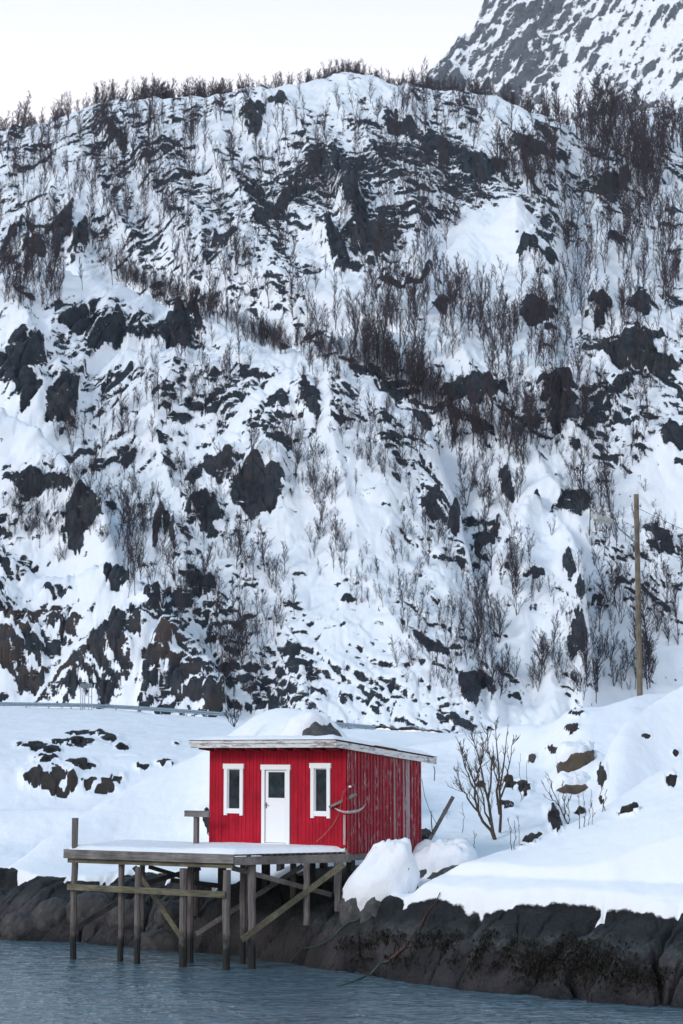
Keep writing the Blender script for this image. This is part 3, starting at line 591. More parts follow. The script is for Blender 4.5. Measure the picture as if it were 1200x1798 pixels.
# water: a real rippled sheet near the shore, one flat sheet far around it sits just below
xs = np.linspace(-16, 16, 620); ys = np.linspace(33, 60, 900)
wxg, wyg = np.meshgrid(xs, ys, indexing='ij')
wz = .030*fbm(wxg/1.1, wyg/.6, 201, 3) + .024*fbm(wxg/.42+wyg*.3, wyg/.24, 205, 3)
o = link('water', np_mesh('water', np.stack([wxg,wyg,wz],-1).reshape(-1,3), grid_quads(620,900)[:, ::-1], M_water)); tag(o, kind='structure')
bm_ = MB(); bm_.add([(-220,-60,-.06),(220,-60,-.06),(220,62,-.06),(-220,62,-.06)], [(0,1,2,3)]); o = bm_.build('sea', M_water); tag(o, kind='structure')
bm_ = MB(); bm_.add([(-900,-300,-3),(900,-300,-3),(900,1700,-3),(-900,1700,-3)], [(0,1,2,3)]); o = bm_.build('seabed', M_rock); tag(o, kind='structure')
# ------------------------------------------------------------------ the hut
Lc = pt(368, 1477, 51.4); Rc = pt(610, 1486, 48.6); FZ = 2.86; Lc.z = Rc.z = FZ
HW = (Rc-Lc).length; HR = math.atan2(Rc.y-Lc.y, Rc.x-Lc.x); HD = 3.1
exv = Vector((math.cos(HR), math.sin(HR), 0)); eyv = Vector((-math.sin(HR), math.cos(HR), 0))
def front(px, py):                                          # picture point on the hut's front wall -> local x, z
    a, e = ray(px, py); k = (a*Lc.y - Lc.x)/(exv.x - a*exv.y); Y = Lc.y + k*exv.y
    return k, CZ + e*Y - FZ
def side(px, py):                                           # on the right-hand wall -> local y, z
    a, e = ray(px, py); k = (a*Rc.y - Rc.x)/(eyv.x - a*eyv.y); Y = Rc.y + k*eyv.y
    return k, CZ + e*Y - FZ
hut = empty('wooden_hut', (Lc.x, Lc.y, FZ), HR, 'small red wooden hut with white door and two narrow windows behind the jetty', 'hut')
SL = -0.10
def roof_z(y): return 2.46 + SL*(y)                         # underside
wx0, _ = front(396,1385); wx1, _ = front(429,1385); _, wz1 = front(412,1343); _, wz0 = front(412,1428)
vx0, _ = front(548,1385); vx1, _ = front(582,1385); _, vz1 = front(565,1342); _, vz0 = front(565,1433)
dx0, _ = front(462,1400); dx1, _ = front(511,1400); _, dz1 = front(487,1344); dz0 = 0.0
cw = .105
opens = [(wx0+cw, wx1-cw, wz0+.1, wz1-.1), (vx0+cw, vx1-cw, vz0+.1, vz1-.1), (dx0+.07, dx1-.07, -.1, dz1-.09)]
b = MB(); x = 0.0
while x < HW-.01:
    wbd = random.choice([.115,.12,.105,.13]); x2 = min(x+wbd, HW); dy = random.uniform(-.003,.003)
    segs = [(-.02, roof_z(0)-.02)]
    for ox0, ox1, oz0, oz1 in opens:
        if x2 > ox0 and x < ox1:
            segs = [q for s0, s1 in segs for q in ((s0, min(s1,oz0)), (max(s0,oz1), s1)) if q[1]-q[0] > .02]
    for s0, s1 in segs: b.box(x+.004, x2-.004, -.026+dy, 0.0, s0, s1)
    x = x2
b.build('front_wall', M_red, hut)
bb = MB(); bb.box(.03, HW-.03, .10, .13, 0, 2.38)
for ox0, ox1, oz0, oz1 in opens:                            # reveal boards behind the cladding
    pass
bb.box(0.004, .05, .002, HD-.03, -.1, 2.1); bb.box(.05, HW-.05, HD-.03, HD, -.1, 2.1); bb.box(.06, HW-.06, .2, HD-.05, -.08, -.03)
bb.build('inner_shell', plain('dark_interior', (0.012,0.012,0.013)), hut)
sw = MB(); gb = MB(); y = 0.0; k = 0
while y < HD-.01:
    wbd = random.choice([.13,.14,.12]); y2 = min(y+wbd, HD); dxr = random.uniform(-.004,.004)
    bot = -.16 - .10*(y/HD) + random.uniform(-.02,.02); top = roof_z(y)-.03
    fr = y/HD; t_ = gb if (.74 < fr < .82 or .60<fr<.64) else sw
    t_.box(HW, HW+.022+dxr, y+.004, y2-.004, bot, top); y = y2
y = 0.0
while y < HD:
    fr = y/HD; t_ = gb if (.70 < fr < .72 or .80 < fr < .86) else sw
    t_.box(HW+.02, HW+.046+random.uniform(-.003,.003), y-.022, y+.022, -.15-.1*fr+random.uniform(-.03,.02), roof_z(y)-.035); y += random.choice([.125,.135,.14])
sw.build('side_wall', M_redside, hut); gb.build('weathered_board', M_greybd, hut)['label'] = 'bare grey boards with the red paint gone'
b = MB(); b.box(HW-.10, HW+.0, -.05, -.027, .06, 2.4); b.build('corner_board', M_red, hut)
b = MB(); b.box(HW-.085, HW-.012, -.056, -.0505, .05, .78); b.build('corner_patch', M_greybd, hut)
b = MB(); b.box(.35, HW+.02, .01, .16, -.30, -.04); b.box(HW-.14, HW-.002, .17, HD-.02, -.34, -.17); b.build('floor_beam', M_woodx, hut)
b = MB()
for xx in (.1, 1.6, 3.1, HW-.2):
    for yy in (.4, HD-.3):
        b = MB(); b.box(xx-.08, xx+.08, yy-.08, yy+.08, -1.7, -.06); b.build('foundation_post', M_darkw, hut)
def window(x0, x1, z0, z1):
    f = MB(); q = -.027
    f.box(x0, x0+cw, q-.035, q, z0-.05, z1-.10); f.box(x1-cw, x1, q-.035, q, z0-.05, z1-.10)
    f.box(x0-.03, x1+.03, q-.045, q, z1-.10, z1+.03); f.box(x0+cw, x1-cw, q-.03, q, z0, z0+.12)
    wf = f.build('window', M_white, hut)
    g_ = MB(); g_.box(x0+cw-.012, x1-cw+.012, .012, .02, z0+.09, z1-.08); g_.build('pane', M_glass, wf)
    s_ = MB(); i0, i1, j0, j1 = x0+cw-.012, x1-cw+.012, z0+.085, z1-.085
    s_.box(i0, i0+.038, -.024, .011, j0, j1); s_.box(i1-.038, i1, -.024, .011, j0, j1); s_.box(i0+.038, i1-.038, -.024, .011, j0, j0+.04); s_.box(i0+.038, i1-.038, -.024, .011, j1-.04, j1)
    s_.build('sash', M_white, wf); return wf
window(wx0, wx1, wz0, wz1); window(vx0, vx1, vz0, vz1)
f = MB(); q = -.027
f.box(dx0, dx0+.095, q-.035, q, 0, dz1-.11); f.box(dx1-.095, dx1, q-.035, q, 0, dz1-.11); f.box(dx0-.03, dx1+.03, q-.045, q, dz1-.11, dz1+.02); f.box(dx0+.095, dx1-.095, q-.02, q, -.02, .035)
door = f.build('door', M_white, hut)
X0, X1 = dx0+.10, dx1-.10; gz0 = front(487,1401)[1]; gz1 = front(487,1357)[1]
p_ = MB(); p_.box(X0, X1, -.016, .02, .045, gz0-.03); p_.box(X0, X0+.09, -.016, .02, gz0-.03, dz1-.12); p_.box(X1-.09, X1, -.016, .02, gz0-.03, dz1-.12); p_.box(X0+.09, X1-.09, -.016, .02, gz1+.02, dz1-.12)
p_.box(X0+.06, X1-.06, -.026, -.0165, gz0-.06, gz0-.0); p_.box(X1-.075, X1-.045, -.022, -.0165, .1, gz0-.07)
p_.build('door_leaf', M_white, door)
p_ = MB(); p_.box(X0+.085, X1-.085, .0, .008, gz0-.035, gz1+.025); p_.build('pane', M_glass, door)
hz = front(469,1413)[1]
p_ = MB(); p_.box(X0+.02, X0+.05, -.024, -.0165, hz-.09, hz+.06); p_.tube([(X0+.035,-.02,hz),(X0+.035,-.06,hz),(X0+.13,-.065,hz-.005)], .011, 6); p_.build('handle', plain('dark_brass', (0.12,0.10,0.07), 0.4), door)
rf = MB(); y0, y1, x0, x1 = -.60, HD+.55, -.06, HW+.12
def slab(mb, xa, xb, ya, yb, o0, o1):
    mb.add([(x_,y_,roof_z(y_)+o) for o in (o0,o1) for y_ in (ya,yb) for x_ in (xa,xb)], [(0,2,3,1),(4,5,7,6),(0,1,5,4),(2,6,7,3),(0,4,6,2),(1,3,7,5)])
slab(rf, x0+.02, x1-.02, y0+.03, y1, 0, .06)
roof = rf.build('roof', M_redtrim, hut)
fb = MB(); slab(fb, x0-.10, x1, y0-.0, y0+.028, -.075, .03); slab(fb, x0-.13, x1-.01, y0-.025, y0+.02, .034, .105); fb.build('front_fascia', M_fascia, roof)
fb = MB(); slab(fb, x1-.018, x1+.012, y0-.02, y1+.03, -.075, .085); fb.build('side_fascia', M_fascia, roof)
fb = MB(); slab(fb, x0-.12, x1+.035, y0-.035, y1+.05, .107, .122); slab(fb, x1-.2, x1+.03, 1.0, 1.9, .122, .142); fb.build('roofing_felt', plain('dark_red_felt', (0.07,0.025,0.025), 0.8), roof)
rb = MB()
for i in range(9):
    xx = .12 + i*(HW-.3)/8; slab(rb, xx-.03, xx+.03, y0+.04, -.03, -.11, -.002)
slab(rb, HW+.005, HW+.09, y0+.05, y1-.05, -.03, -.002)
rb.build('rafter_end', M_redtrim, roof)
# snow on the roof: a soft uneven sheet thinning to the edges
n1, n2 = 60, 50; gx, gy_ = np.meshgrid(np.linspace(x0-.09, x1-.02, n1), np.linspace(y0-.02, y1, n2), indexing='ij')
ed = np.minimum(np.minimum(gx-(x0-.09), (x1-.02)-gx), np.minimum(gy_-(y0-.02), y1-gy_))
th = .13 + (.03+.10*sst(0,.35,ed) + .05*fbm(gx*1.2,gy_*1.2,400,3)*sst(0,.3,ed)) + .012*fbm(gx*7,gy_*7,401,3)
th = np.where(ed < 1e-4, .122, th)
o = link('snow_cover', np_mesh('snow_cover', np.stack([gx, gy_, roof_z(gy_)+th], -1).reshape(-1,3), grid_quads(n1,n2)[:,::-1], M_snow), roof)
# things on the corner
def wl_(px, py, off=.0):                                   # point just off the hut's walls, world space
    k, z = front(px, py)
    if k <= HW: return Lc + exv*k - eyv*(.06+off) + Vector((0,0,z))
    k, z = side(px, py); return Rc + eyv*k + exv*(.06+off) + Vector((0,0,z))
b = MB(); p0 = wl_(584,1417,.06); p1 = wl_(614,1395,.16); b.bar(p0, p1, .07, .06); b.bar(p0.lerp(p1,.35)+Vector((0,0,.01)), p1+Vector((0,0,.035))-(p1-p0)*.1, .05, .05)
tag(b.build('wall_bracket', M_woodx), 'bleached wooden arm sticking up at the right corner of the red hut wall', 'bracket')
b = MB(); sc = [(590,1419),(598,1423),(605,1425.5),(608.5,1426.3)]; b.tube([wl_(*p,-.012) for p in sc], [.018,.026,.032,.034], 6)
sc = [(613,1426),(620,1425),(627,1423),(634,1418.5),(640,1411)]; b.tube([wl_(*p,-.005) for p in sc], [.040,.042,.038,.026,.010], 6)
b.tube([wl_(608.5,1426.3,-.01), Rc + exv*.03 - eyv*.06 + Vector((0,0,front(609,1426)[1])), wl_(613,1426,-.004)], [.034,.038,.040], 6)
tag(b.build('curved_scrape', M_wornwhite, None, True), 'curved pale scrape mark round the right corner of the hut', 'scrape mark')  # scrape in the wall paint, modelled as a raised arc
b = MB(); q = wl_(610.5,1381,.0); b.bar(q - exv*.10, q + exv*.05 , .03, .045); tag(b.build('rope_cleat', M_white), 'small white cleat nailed high on the right corner of the hut', 'cleat')
rp = [(615,1366),(613,1378),(609,1390),(605,1402),(600.5,1417),(596,1432),(589,1447),(581,1459),(571,1470),(560,1478)]
b = MB(); b.tube([wl_(*p,.03+.05*math.sin(i)) for i, p in enumerate(rp)], .009, 5); tag(b.build('mooring_rope', M_rope), 'thin slack rope curving down the red front wall to the deck', 'rope')
# leaning plank, stays and the post with a crosspiece beside the hut
b = MB(); b.bar(pt(752,1479,51.5), pt(796,1399,51.9), .10, .05, (0,1,0)); tag(b.build('leaning_plank', M_woodx), 'grey plank leaning out of the snow right of the hut', 'plank')
b = MB(); b.tube([pt(741,1368,51.2), pt(746,1398,51.3), pt(755,1424,51.4), pt(767,1447,51.6)], .008, 5); tag(b.build('stay_wire', M_wire), 'thin slack wire from the hut wall to the leaning plank', 'wire')
b = MB(); b.tube([pt(757,1424,51.5), pt(758,1445,51.5), pt(760,1466,51.5)], .012, 5, jit=.3); tag(b.build('hanging_chain', M_chain), 'short dark chain hanging from the slack wire beside the leaning plank', 'chain')
b = MB(); b.tube([pt(762,1345,51.7), pt(764,1354,51.7), pt(763,1371,51.75)], .012, 5, jit=.3); tag(b.build('gutter_wire', M_wire), 'short bent wire dangling from the back corner of the hut roof', 'wire')
# ------------------------------------------------------------------ jetty
DZ = 2.745
A_ = ptz(115,1491,DZ); B_ = ptz(410,1500,DZ); C_ = ptz(617,1495,DZ); D_ = Lc + exv*(-3.45) + eyv*.25; D_.z = DZ
ja = math.atan2(B_.y-A_.y, B_.x-A_.x); JX = Vector((math.cos(ja), math.sin(ja), 0)); JY = Vector((-JX.y, JX.x, 0))
jet = empty('jetty', (A_.x, A_.y, 0), ja, 'grey wooden jetty on posts with snow on its deck in front of the hut', 'jetty')
def jl(p): d = p - Vector((A_.x, A_.y, 0)); return Vector((d.dot(JX), d.dot(JY), d.z))
lB, lC, lD = jl(B_), jl(C_), jl(D_); Hl, Hr = jl(Lc), jl(Rc)
LBx = lB.x
def right_x(y): return lB.x + (lC.x-lB.x)*(y-lB.y)/(lC.y-lB.y)
def left_x(y): return 0 + lD.x*(y/lD.y)
# back limit: along the hut front and on to the left corner
def back_ok(x, y): 
    f_ = Hr + (Hl-Hr)*((x-Hr.x)/(Hl.x-Hr.x)); return y < f_.y - .03
b = MB(); y = 0.02
while y < lD.y - .02:
    y2 = y + .135; xr = min(right_x(y), right_x(y2)) if y2 < lC.y else None
    xa = left_x(y)
    if xr is None or y2 >= lC.y:
        break
    xb = xr + random.uniform(-.012,.02)
    # stop short of the hut front
    xs_ = Hr.x + (Hl.x-Hr.x)*((y2+.03-Hr.y)/(Hl.y-Hr.y)) if abs(Hl.y-Hr.y) > 1e-6 else 1e9
    b.box(xa, xb, y+.004, y2-.004, DZ-.045, DZ-.002, .002); y = y2
ymax = y
yy = y
while yy < lD.y-.02:                                        # boards beside the hut, cut at its front
    y2 = yy+.135; xs_ = Hr.x + (Hl.x-Hr.x)*((y2-Hr.y)/(Hl.y-Hr.y))
    xs_ = max(xs_ - .04, left_x(yy)+.2)
    b.box(left_x(yy), xs_, yy+.004, y2-.004, DZ-.045, DZ-.002, .002); yy = y2
b.build('deck_board', M_woodx, jet)
b = MB(); b.box(-.02, lB.x+.03, -.045, .0, DZ-.225, DZ-.004, .004); b.build('front_fascia', M_woodx, jet)
b = MB(); b.box(.05, lB.x-.05, .04, .16, DZ-.34, DZ-.228, .004); b.build('front_beam', M_mossw, jet)
P = lambda x, y, z: Vector((x, y, z))
dBC = (lC-lB).normalized(); nBC = Vector((-dBC.y, dBC.x, 0))
b = MB(); b.bar(lB + P(.03,0,-.16) , lC + dBC*-.02 + P(0,0,-.16), .07, .20); b.build('side_beam', M_woodx, jet)
b = MB(); b.bar(P(.06,.1,DZ-.15), lD + P(.06,-.1,-.15), .1, .2); b.build('left_beam', M_woodx, jet)
def jpost(px, py_bot, Y, z0, z1, w=.16, m=M_post, off=(0,0)):
    p = pt(px, py_bot, Y); l = jl(Vector((p.x, p.y, 0)))
    bb_ = MB(); n_ = 7; N = 7
    bb_.tube([(l.x+random.uniform(-.012,.012), l.y, z0+(z1-z0)*i/N) for i in range(N+1)], [w/2*random.uniform(.93,1.05)*(1.0 if i > 1 else 1.08) for i in range(N+1)], n_, True, .04)
    return bb_.build('post', m, jet)
def onAB(px, y): 
    a, _ = ray(px, 1600); k = (a*A_.y - A_.x)/(JX.x - a*JX.y); return k
def postAB(px, y, z0, z1, w): 
    o = Vector((A_.x,A_.y,0)) + JY*y; a,_ = ray(px,1600); k = (a*o.y-o.x)/(JX.x-a*JX.y)
    bb_ = MB(); N = 7
    bb_.tube([(k+random.uniform(-.012,.012), y, z0+(z1-z0)*i/N) for i in range(N+1)], [w/2*random.uniform(.93,1.06) for i in range(N+1)], 8, True, .05); bb_.build('post', M_post, jet)
postAB(130, .10, -.7, 3.53, .165); postAB(213, .25, -.7, 2.47, .155); postAB(242, .06, -.7, 2.36, .165); postAB(322, .12, -.7, 2.36, .20); postAB(335, .9, -.7, 2.6, .17); postAB(398, .10, -.7, 2.36, .19)
def postW(px, Y, z0, z1, w): return jpost(px, 1600, Y, z0, z1, w)
postW(443, 47.65, -.7, DZ-.26, .20); postW(427, 48.9, -.6, DZ-.25, .16); postW(539, 48.15, 1.0, DZ-.26, .155); postW(594, 48.55, 1.3, DZ-.26, .20); postW(515, 50.0, 1.2, DZ-.05, .17); postW(436, 50.6, .4, DZ-.05, .13); postW(250, 52.0, .5, DZ-.05, .15); postW(345, 52.2, .9, DZ-.05, .15)
def at_ab(px, py, y):                                       # picture point on the plane a little in front of or behind the jetty's front
    o = Vector((A_.x,A_.y,0)) + JY*y; a,e = ray(px,py); k = (a*o.y-o.x)/(JX.x-a*JX.y); Yw = o.y + k*JX.y; return P(k, y, CZ+e*Yw)
b = MB(); b.bar(at_ab(119,1557,-.03), at_ab(396,1571,-.03), .05, .15); b.build('rail_board', M_mossw, jet)
def brace(p, q, w=.05, h=.13, m=M_woodx): bb_ = MB(); bb_.bar(p, q, w, h); return bb_.build('brace', m, jet)
W_ = lambda px, py, Y: jl(pt(px, py, Y))
brace(W_(604,1517,48.45), W_(425,1650,47.45), .05, .14, M_mossw)
brace(W_(408,1524,47.75), W_(582,1571,48.75), .05, .12)
brace(W_(532,1520,49.6), W_(345,1640,50.2), .05, .12)
brace(at_ab(236,1522,.35), at_ab(318,1645,.8), .05, .12, M_mossw)
brace(at_ab(252,1552,1.2), at_ab(352,1524,1.6), .06, .12, M_darkw); brace(at_ab(262,1522,2.0), at_ab(322,1540,2.0), .05, .1, M_darkw)
brace(at_ab(136,1628,.4), at_ab(214,1580,1.1), .08, .13, M_darkw); brace(at_ab(300,1545,1.3), at_ab(390,1556,2.2), .06, .12, M_darkw)
# snow lying on the deck, an even sheet with a soft drooping edge
pts = []; nu, nv = 150, 46; gu = np.linspace(0,1,nu); gv = np.linspace(0,1,nv); VV = np.zeros((nu,nv,3))
xb = np.linspace(0,1,nu)
top_l = np.array([left_x(lD.y-.05)+.05, lD.y-.05]); 
for i, u in enumerate(gu):
    # near edge runs A -> B -> C, far edge runs D -> hut left corner -> hut right corner
    LA = LBx; LBC = (lC-lB).length; s_ = u*(LA+LBC)
    if s_ < LA: n_ = np.array([.05+s_*(LA-.05)/LA, .03])
    else: k = (s_-LA)/LBC; n_ = np.array([lB.x, .03])*(1-k) + np.array([lC.x-.02, lC.y])*k
    LD = math.hypot(Hl.x-top_l[0], Hl.y-top_l[1]); LH = (Hr-Hl).length; s2 = u*(LD+LH)
    if s2 < LD: k = s2/LD; f_ = top_l*(1-k) + np.array([Hl.x, Hl.y-.02])*k
    else: k = (s2-LD)/LH; f_ = np.array([Hl.x, Hl.y-.02])*(1-k) + np.array([Hr.x, Hr.y-.03])*k
    for j, v in enumerate(gv): VV[i,j,:2] = n_*(1-v) + f_*v
dl = np.linalg.norm(VV[:,:,:2]-VV[:,:1,:2], axis=2); dl = np.minimum(dl, np.minimum(gu[:,None], (1-gu[:,None])*2.5)*7.5)
tb = sst(.38,.56,gu)[:,None]
VV[:,:,2] = DZ - .001 + (.035+.055*sst(0,.16,dl)+.045*tb*sst(0,.25,dl)) + .018*fbm(VV[:,:,0]*2.2,VV[:,:,1]*2.2,410,3) + (1-sst(.0,.02,dl))*-.03 + .012*sst(.5,.6,np.abs((VV[:,:,1]/.135)%1-.5)*2)*(1-tb)
VV[:,0,1] -= .035; VV[:,0,2] = DZ - .004; VV[:,0,:2] += .012*perlin(gu*60,gu*0,5)[:,None]
VV[0,:,2] = DZ-.004; VV[-1,:,2] = DZ-.004
link('snow_cover', np_mesh('deck_snow', VV.reshape(-1,3), grid_quads(nu,nv)[:,::-1], M_snow), jet)
b = MB(); q = ptz(394,1487,DZ+.08); b.bar(q+Vector((-.10,.05,0)), q+Vector((.16,-.06,.02)), .10, .06); tag(b.build('wood_offcut', M_woodx), 'short wood offcut lying on the snowy deck in front of the door', 'offcut')
tp = empty('railing_post', (pt(345,1479,51.0).x, 51.0, DZ), HR, 'grey post with a short crosspiece on the deck left of the hut', 'post')
b = MB(); b.box(-.06,.06,-.05,.05,0,.82); b.build('upright', M_post, tp)
b = MB(); b.box(-.33,.52,-.11,-.055,.78,.94); b.build('crosspiece', M_woodx, tp)
# ------------------------------------------------------------------ ropes on the rock
def on_near(px, py, lift=.03):
    h = NS.hit(px, py); return h + Vector((0,-lift,lift))
b = MB(); b.tube([on_near(*p) for p in [(640,1613),(625,1618),(610,1625),(596,1637),(582,1650),(566,1660),(548,1670),(530,1681),(510,1692)]], .014, 6); tag(b.build('shore_line', M_green), 'green rope slanting down the dark rock below the hut', 'rope')
b = MB(); b.tube([on_near(*p) for p in [(773,1572),(766,1586),(757,1598),(748,1612),(738,1628),(728,1645),(716,1658),(712,1668),(700,1680),(684,1690)]], [.012,.016,.02,.022,.024,.028,.028,.034,.034,.03], 6, jit=.4); tag(b.build('mooring_chain', M_chain), 'rusty weed-hung chain running down the rock from the snow edge', 'chain')
b = MB(); b.tube([on_near(684,1690), on_near(668,1700), ptz(650,1711,.05), ptz(632,1718,.03), ptz(610,1727,.03), ptz(582,1734,-.01)], [.018,.018,.017,.016,.015,.014], 6); tag(b.build('floating_rope', M_green), 'pale green rope trailing from the rock into the water', 'rope')
# ------------------------------------------------------------------ boulders with snow caps
def ball(nu, nv):
    th = np.linspace(0, 2*np.pi, nu, endpoint=False); ph = np.linspace(-np.pi/2, np.pi/2, nv)
    T, Pp = np.meshgrid(th, ph, indexing='ij'); return np.stack([np.cos(Pp)*np.cos(T), np.cos(Pp)*np.sin(T), np.sin(Pp)], -1)
def ball_quads(nu, nv):
    i = np.arange(nu*nv).reshape(nu,nv); j = np.roll(i,-1,0); return np.stack([i[:,:-1], j[:,:-1], j[:,1:], i[:,1:]], -1).reshape(-1,4)
def boulder(name, c, r, label, cat='boulder', m=M_rock, thr=.1, thick=.12, seed=1, tilt=(0,0), rot=0.0, sharp=.9, cap=True, group=None, res=64, taper=0.0, dmin=.72, nfac=14, shear=0.0):
    o = empty(name, c, rot, label, cat, group); D = ball(res, res//2+1)
    rs = np.random.RandomState(seed); rad = np.ones(D.shape[:2])
    if taper: rad = np.minimum(rad, np.where(D[...,2]-.1*D[...,0] > .05, (.70-.1*taper)/np.maximum(D[...,2]-.1*D[...,0],.05), 9))
    for k in range(nfac):                                   # flat facets
        n_ = rs.normal(size=3); n_ /= np.linalg.norm(n_); d_ = rs.uniform(dmin,.98); dt = D@n_
        rad = np.where(dt > 1e-3, np.minimum(rad, 1+(d_/np.maximum(dt,1e-3)-1)*sharp), rad)
    nz = fbm(D[...,0]*2.1+seed, D[...,1]*2.1+D[...,2]*1.7, seed, 4); rad = rad*(1+(.15+.22*(taper > 0))*nz)
    nz2 = fbm(D[...,0]*5+seed, D[...,1]*5+D[...,2]*4.1, seed+5, 4); rad = rad*(1+.05*nz2)
    tp_ = 1 - taper*np.clip(D[...,2]+.35, -.4, 1)[...,None]*np.array([1,1,0])
    Vr = D*rad[...,None]*np.array(r)*tp_; q = ball_quads(res, res//2+1)
    Vr[...,0] += shear*Vr[...,2]
    link('rock', np_mesh('rock', Vr.reshape(-1,3), q, m), o)
    if cap:
        cv = D[...,2] + tilt[0]*D[...,0] + tilt[1]*D[...,1] + .26*fbm(D[...,0]*2.6+9, D[...,1]*2.6+D[...,2], seed+3, 6, .6)
        w_ = sst(thr-.10, thr+.12, cv); rc = blur(np.concatenate([rad[-6:],rad,rad[:6]],0), 7, 0)[6:-6]
        Vc = D*(rc*(.90+.10*w_))[...,None]*np.array(r)*tp_ + np.array([0,0,1])*(w_*thick*(1+.9*fbm(D[...,0]*3+seed,D[...,1]*3,seed+9,3)))[...,None] + D*(w_*.05)[...,None]
        Vc[...,0] += shear*Vc[...,2]
        link('snow_cap', np_mesh('snow_cap', Vc.reshape(-1,3), q, M_snow), o)
    return o
c = pt(674,1566,47.1); boulder('boulder', (c.x+.02, c.y+.95, c.z-.03), (1.08,.80,1.36), 'snow-covered boulder below the right wall of the hut', thr=-.06, thick=.16, seed=4, tilt=(-.15,-.2), sharp=.6, taper=.36, shear=.20)
c = pt(782,1522,49.6); boulder('boulder', (c.x, c.y+.5, c.z-.25), (1.10,.9,.78), 'snow-capped dark boulder at the foot of the leaning plank', thr=-.02, thick=.24, seed=8, tilt=(-.1,.3), sharp=.75, taper=.3)
c = pt(552,1304,59.0); boulder('boulder', (c.x, c.y+.4, c.z-.35), (1.12,1.0,1.12), 'bare-sided grey boulder under a snow cap behind the hut roof', thr=.50, thick=.14, seed=15, tilt=(-.85,.5), sharp=.95)
c = pt(1020,1334,66); boulder('boulder', (c.x, c.y+.3, c.z-.15), (.80,.7,.72), 'brown mossy boulder under thick snow near the pole', m=M_rockbrown, thr=.32, thick=.20, seed=21, tilt=(-.45,.5), sharp=1.0, dmin=.5, nfac=9, rot=.4)
c = pt(1008,1378,64.5); boulder('boulder', (c.x, c.y+.3, c.z-.22), (.80,.6,.52), 'dark slab-like boulder just below the brown mossy boulder', m=M_rockbrown, thr=.34, thick=.18, seed=29, tilt=(-.3,.5), sharp=1.0, dmin=.5, nfac=9)
for i, (px, py, rx, rz, lb) in enumerate([(35,1628,.62,.5,'rounded wet boulder at the waterline left of the jetty'),(92,1612,.6,.62,'rounded dark boulder by the leftmost jetty post'),(160,1600,.75,.6,'brownish rounded boulder under the left end of the jetty'),(225,1612,.7,.55,'rounded boulder between the two left jetty posts'),(300,1606,.5,.45,'small rounded boulder behind the thick middle jetty post'),(290,1655,.8,.42,'low flat boulder at the water under the jetty')]):
    h = NS.hit(px, py); boulder('boulder', (h.x, h.y+.25, h.z-.1), (rx,.6,rz), lb, m=rock_mat('wet_rock_'+'abcdef'[i], (0.022,0.021,0.021), (0.075,0.068,0.068), (0.085,0.085,0.085)), cap=False, seed=50+i, sharp=.35)
# ------------------------------------------------------------------ pole with lamp, cables, guardrail, far pole, roadside frame
PB = pt(1124,1232,84); PT = pt(1117.5,868,84); PB.z -= 1.4
pole = empty('utility_pole', PB, 0, 'tall brown wooden pole with a lamp arm rising behind the right snowbank', 'utility pole')
b = MB(); b.tube([(PT-PB)*(i/8)+Vector((0,0,0)) for i in range(9)], [.135-.003*i for i in range(9)], 10, True, .02); b.build('pole_shaft', M_pole, pole, True)
b = MB(); j0 = pt(1114,951,83.8)-PB; j1 = pt(1091,931,83)-PB; j2 = pt(1072,915,82.5)-PB
b.tube([j0,j1,j2], [.035,.032,.03], 6); b.tube([pt(1116,949,83.8)-PB, pt(1112,958,83.75)-PB], .05, 6); b.build('lamp_arm', M_metal, pole)
b = MB(); h0 = pt(1073,915.5,82.5)-PB; h1 = pt(1045,907,82)-PB; b.bar(h0, h1, .26, .19); b.bar(h0.lerp(h1,.1)+Vector((0,0,-.11)), h0.lerp(h1,.8)+Vector((0,0,-.11)), .2, .06); b.build('lamp_head', M_lamp, pole)
b = MB(); N = 10; p0 = pt(1122,893,84); p1 = pt(1420,985,98); b.tube([p0.lerp(p1,i/N)-Vector((0,0,1.0*math.sin(math.pi*i/N)*.5)) for i in range(N+1)], .012, 4); tag(b.build('power_cable', M_wire), 'thin cable running right from the top of the brown pole', 'cable')
b = MB(); p0 = pt(1122,955,84); p1 = pt(1420,1010,100); b.tube([p0.lerp(p1,i/N)-Vector((0,0,1.0*math.sin(math.pi*i/N)*.5)) for i in range(N+1)], .010, 4); tag(b.build('power_cable', M_wire), 'lower thin cable running right from beside the lamp arm', 'cable')
def guard(name, pts, label, lowf=.25):
    o = empty(name, pt(*pts[0]), 0, label, 'guardrail'); o0 = Vector(o.location); b = MB(); n = 60
    ys = [p[0] for p in pts]; P3 = [pt(np.interp(x, ys, ys), np.interp(x, ys, [p[1] for p in pts]), np.interp(x, ys, [p[2] for p in pts])) for x in np.linspace(ys[0], ys[-1], n)]
    for p_, q_ in zip(P3[:-1], P3[1:]):
        d = (q_-p_).normalized(); nn = Vector((d.y,-d.x,0)).normalized()
        prof = [(-.02,.17),(.05,.11),(.05,.04),(-.01,0),(.05,-.04),(.05,-.11),(-.02,-.17)]
        vs_ = [p_-o0+nn*a_+Vector((0,0,z_)) for a_, z_ in prof]+[q_-o0+nn*a_+Vector((0,0,z_)) for a_, z_ in prof]
        b.add(vs_, [(i,i+1,i+8,i+7) for i in range(6)])
    b.build('rail_beam', M_rail, o)
    for p_ in P3[1::4]:
        k = MB(); c_ = p_-o0; k.box(c_.x-.05,c_.x+.05,c_.y+.03,c_.y+.13,c_.z-1.0,c_.z+.12); k.build('post', M_rail, o)
guard('guardrail', [(-160,1236,171),(0,1236,170),(150,1238.5,168),(240,1243,166),(320,1248.5,164),(380,1253,163),(420,1257,162)], 'long blue-grey steel guardrail along the road at the foot of the hill')
guard('guardrail', [(585,1271,159),(620,1274,158),(660,1278,157.5)], 'short end of blue-grey guardrail showing right of the rock behind the hut')
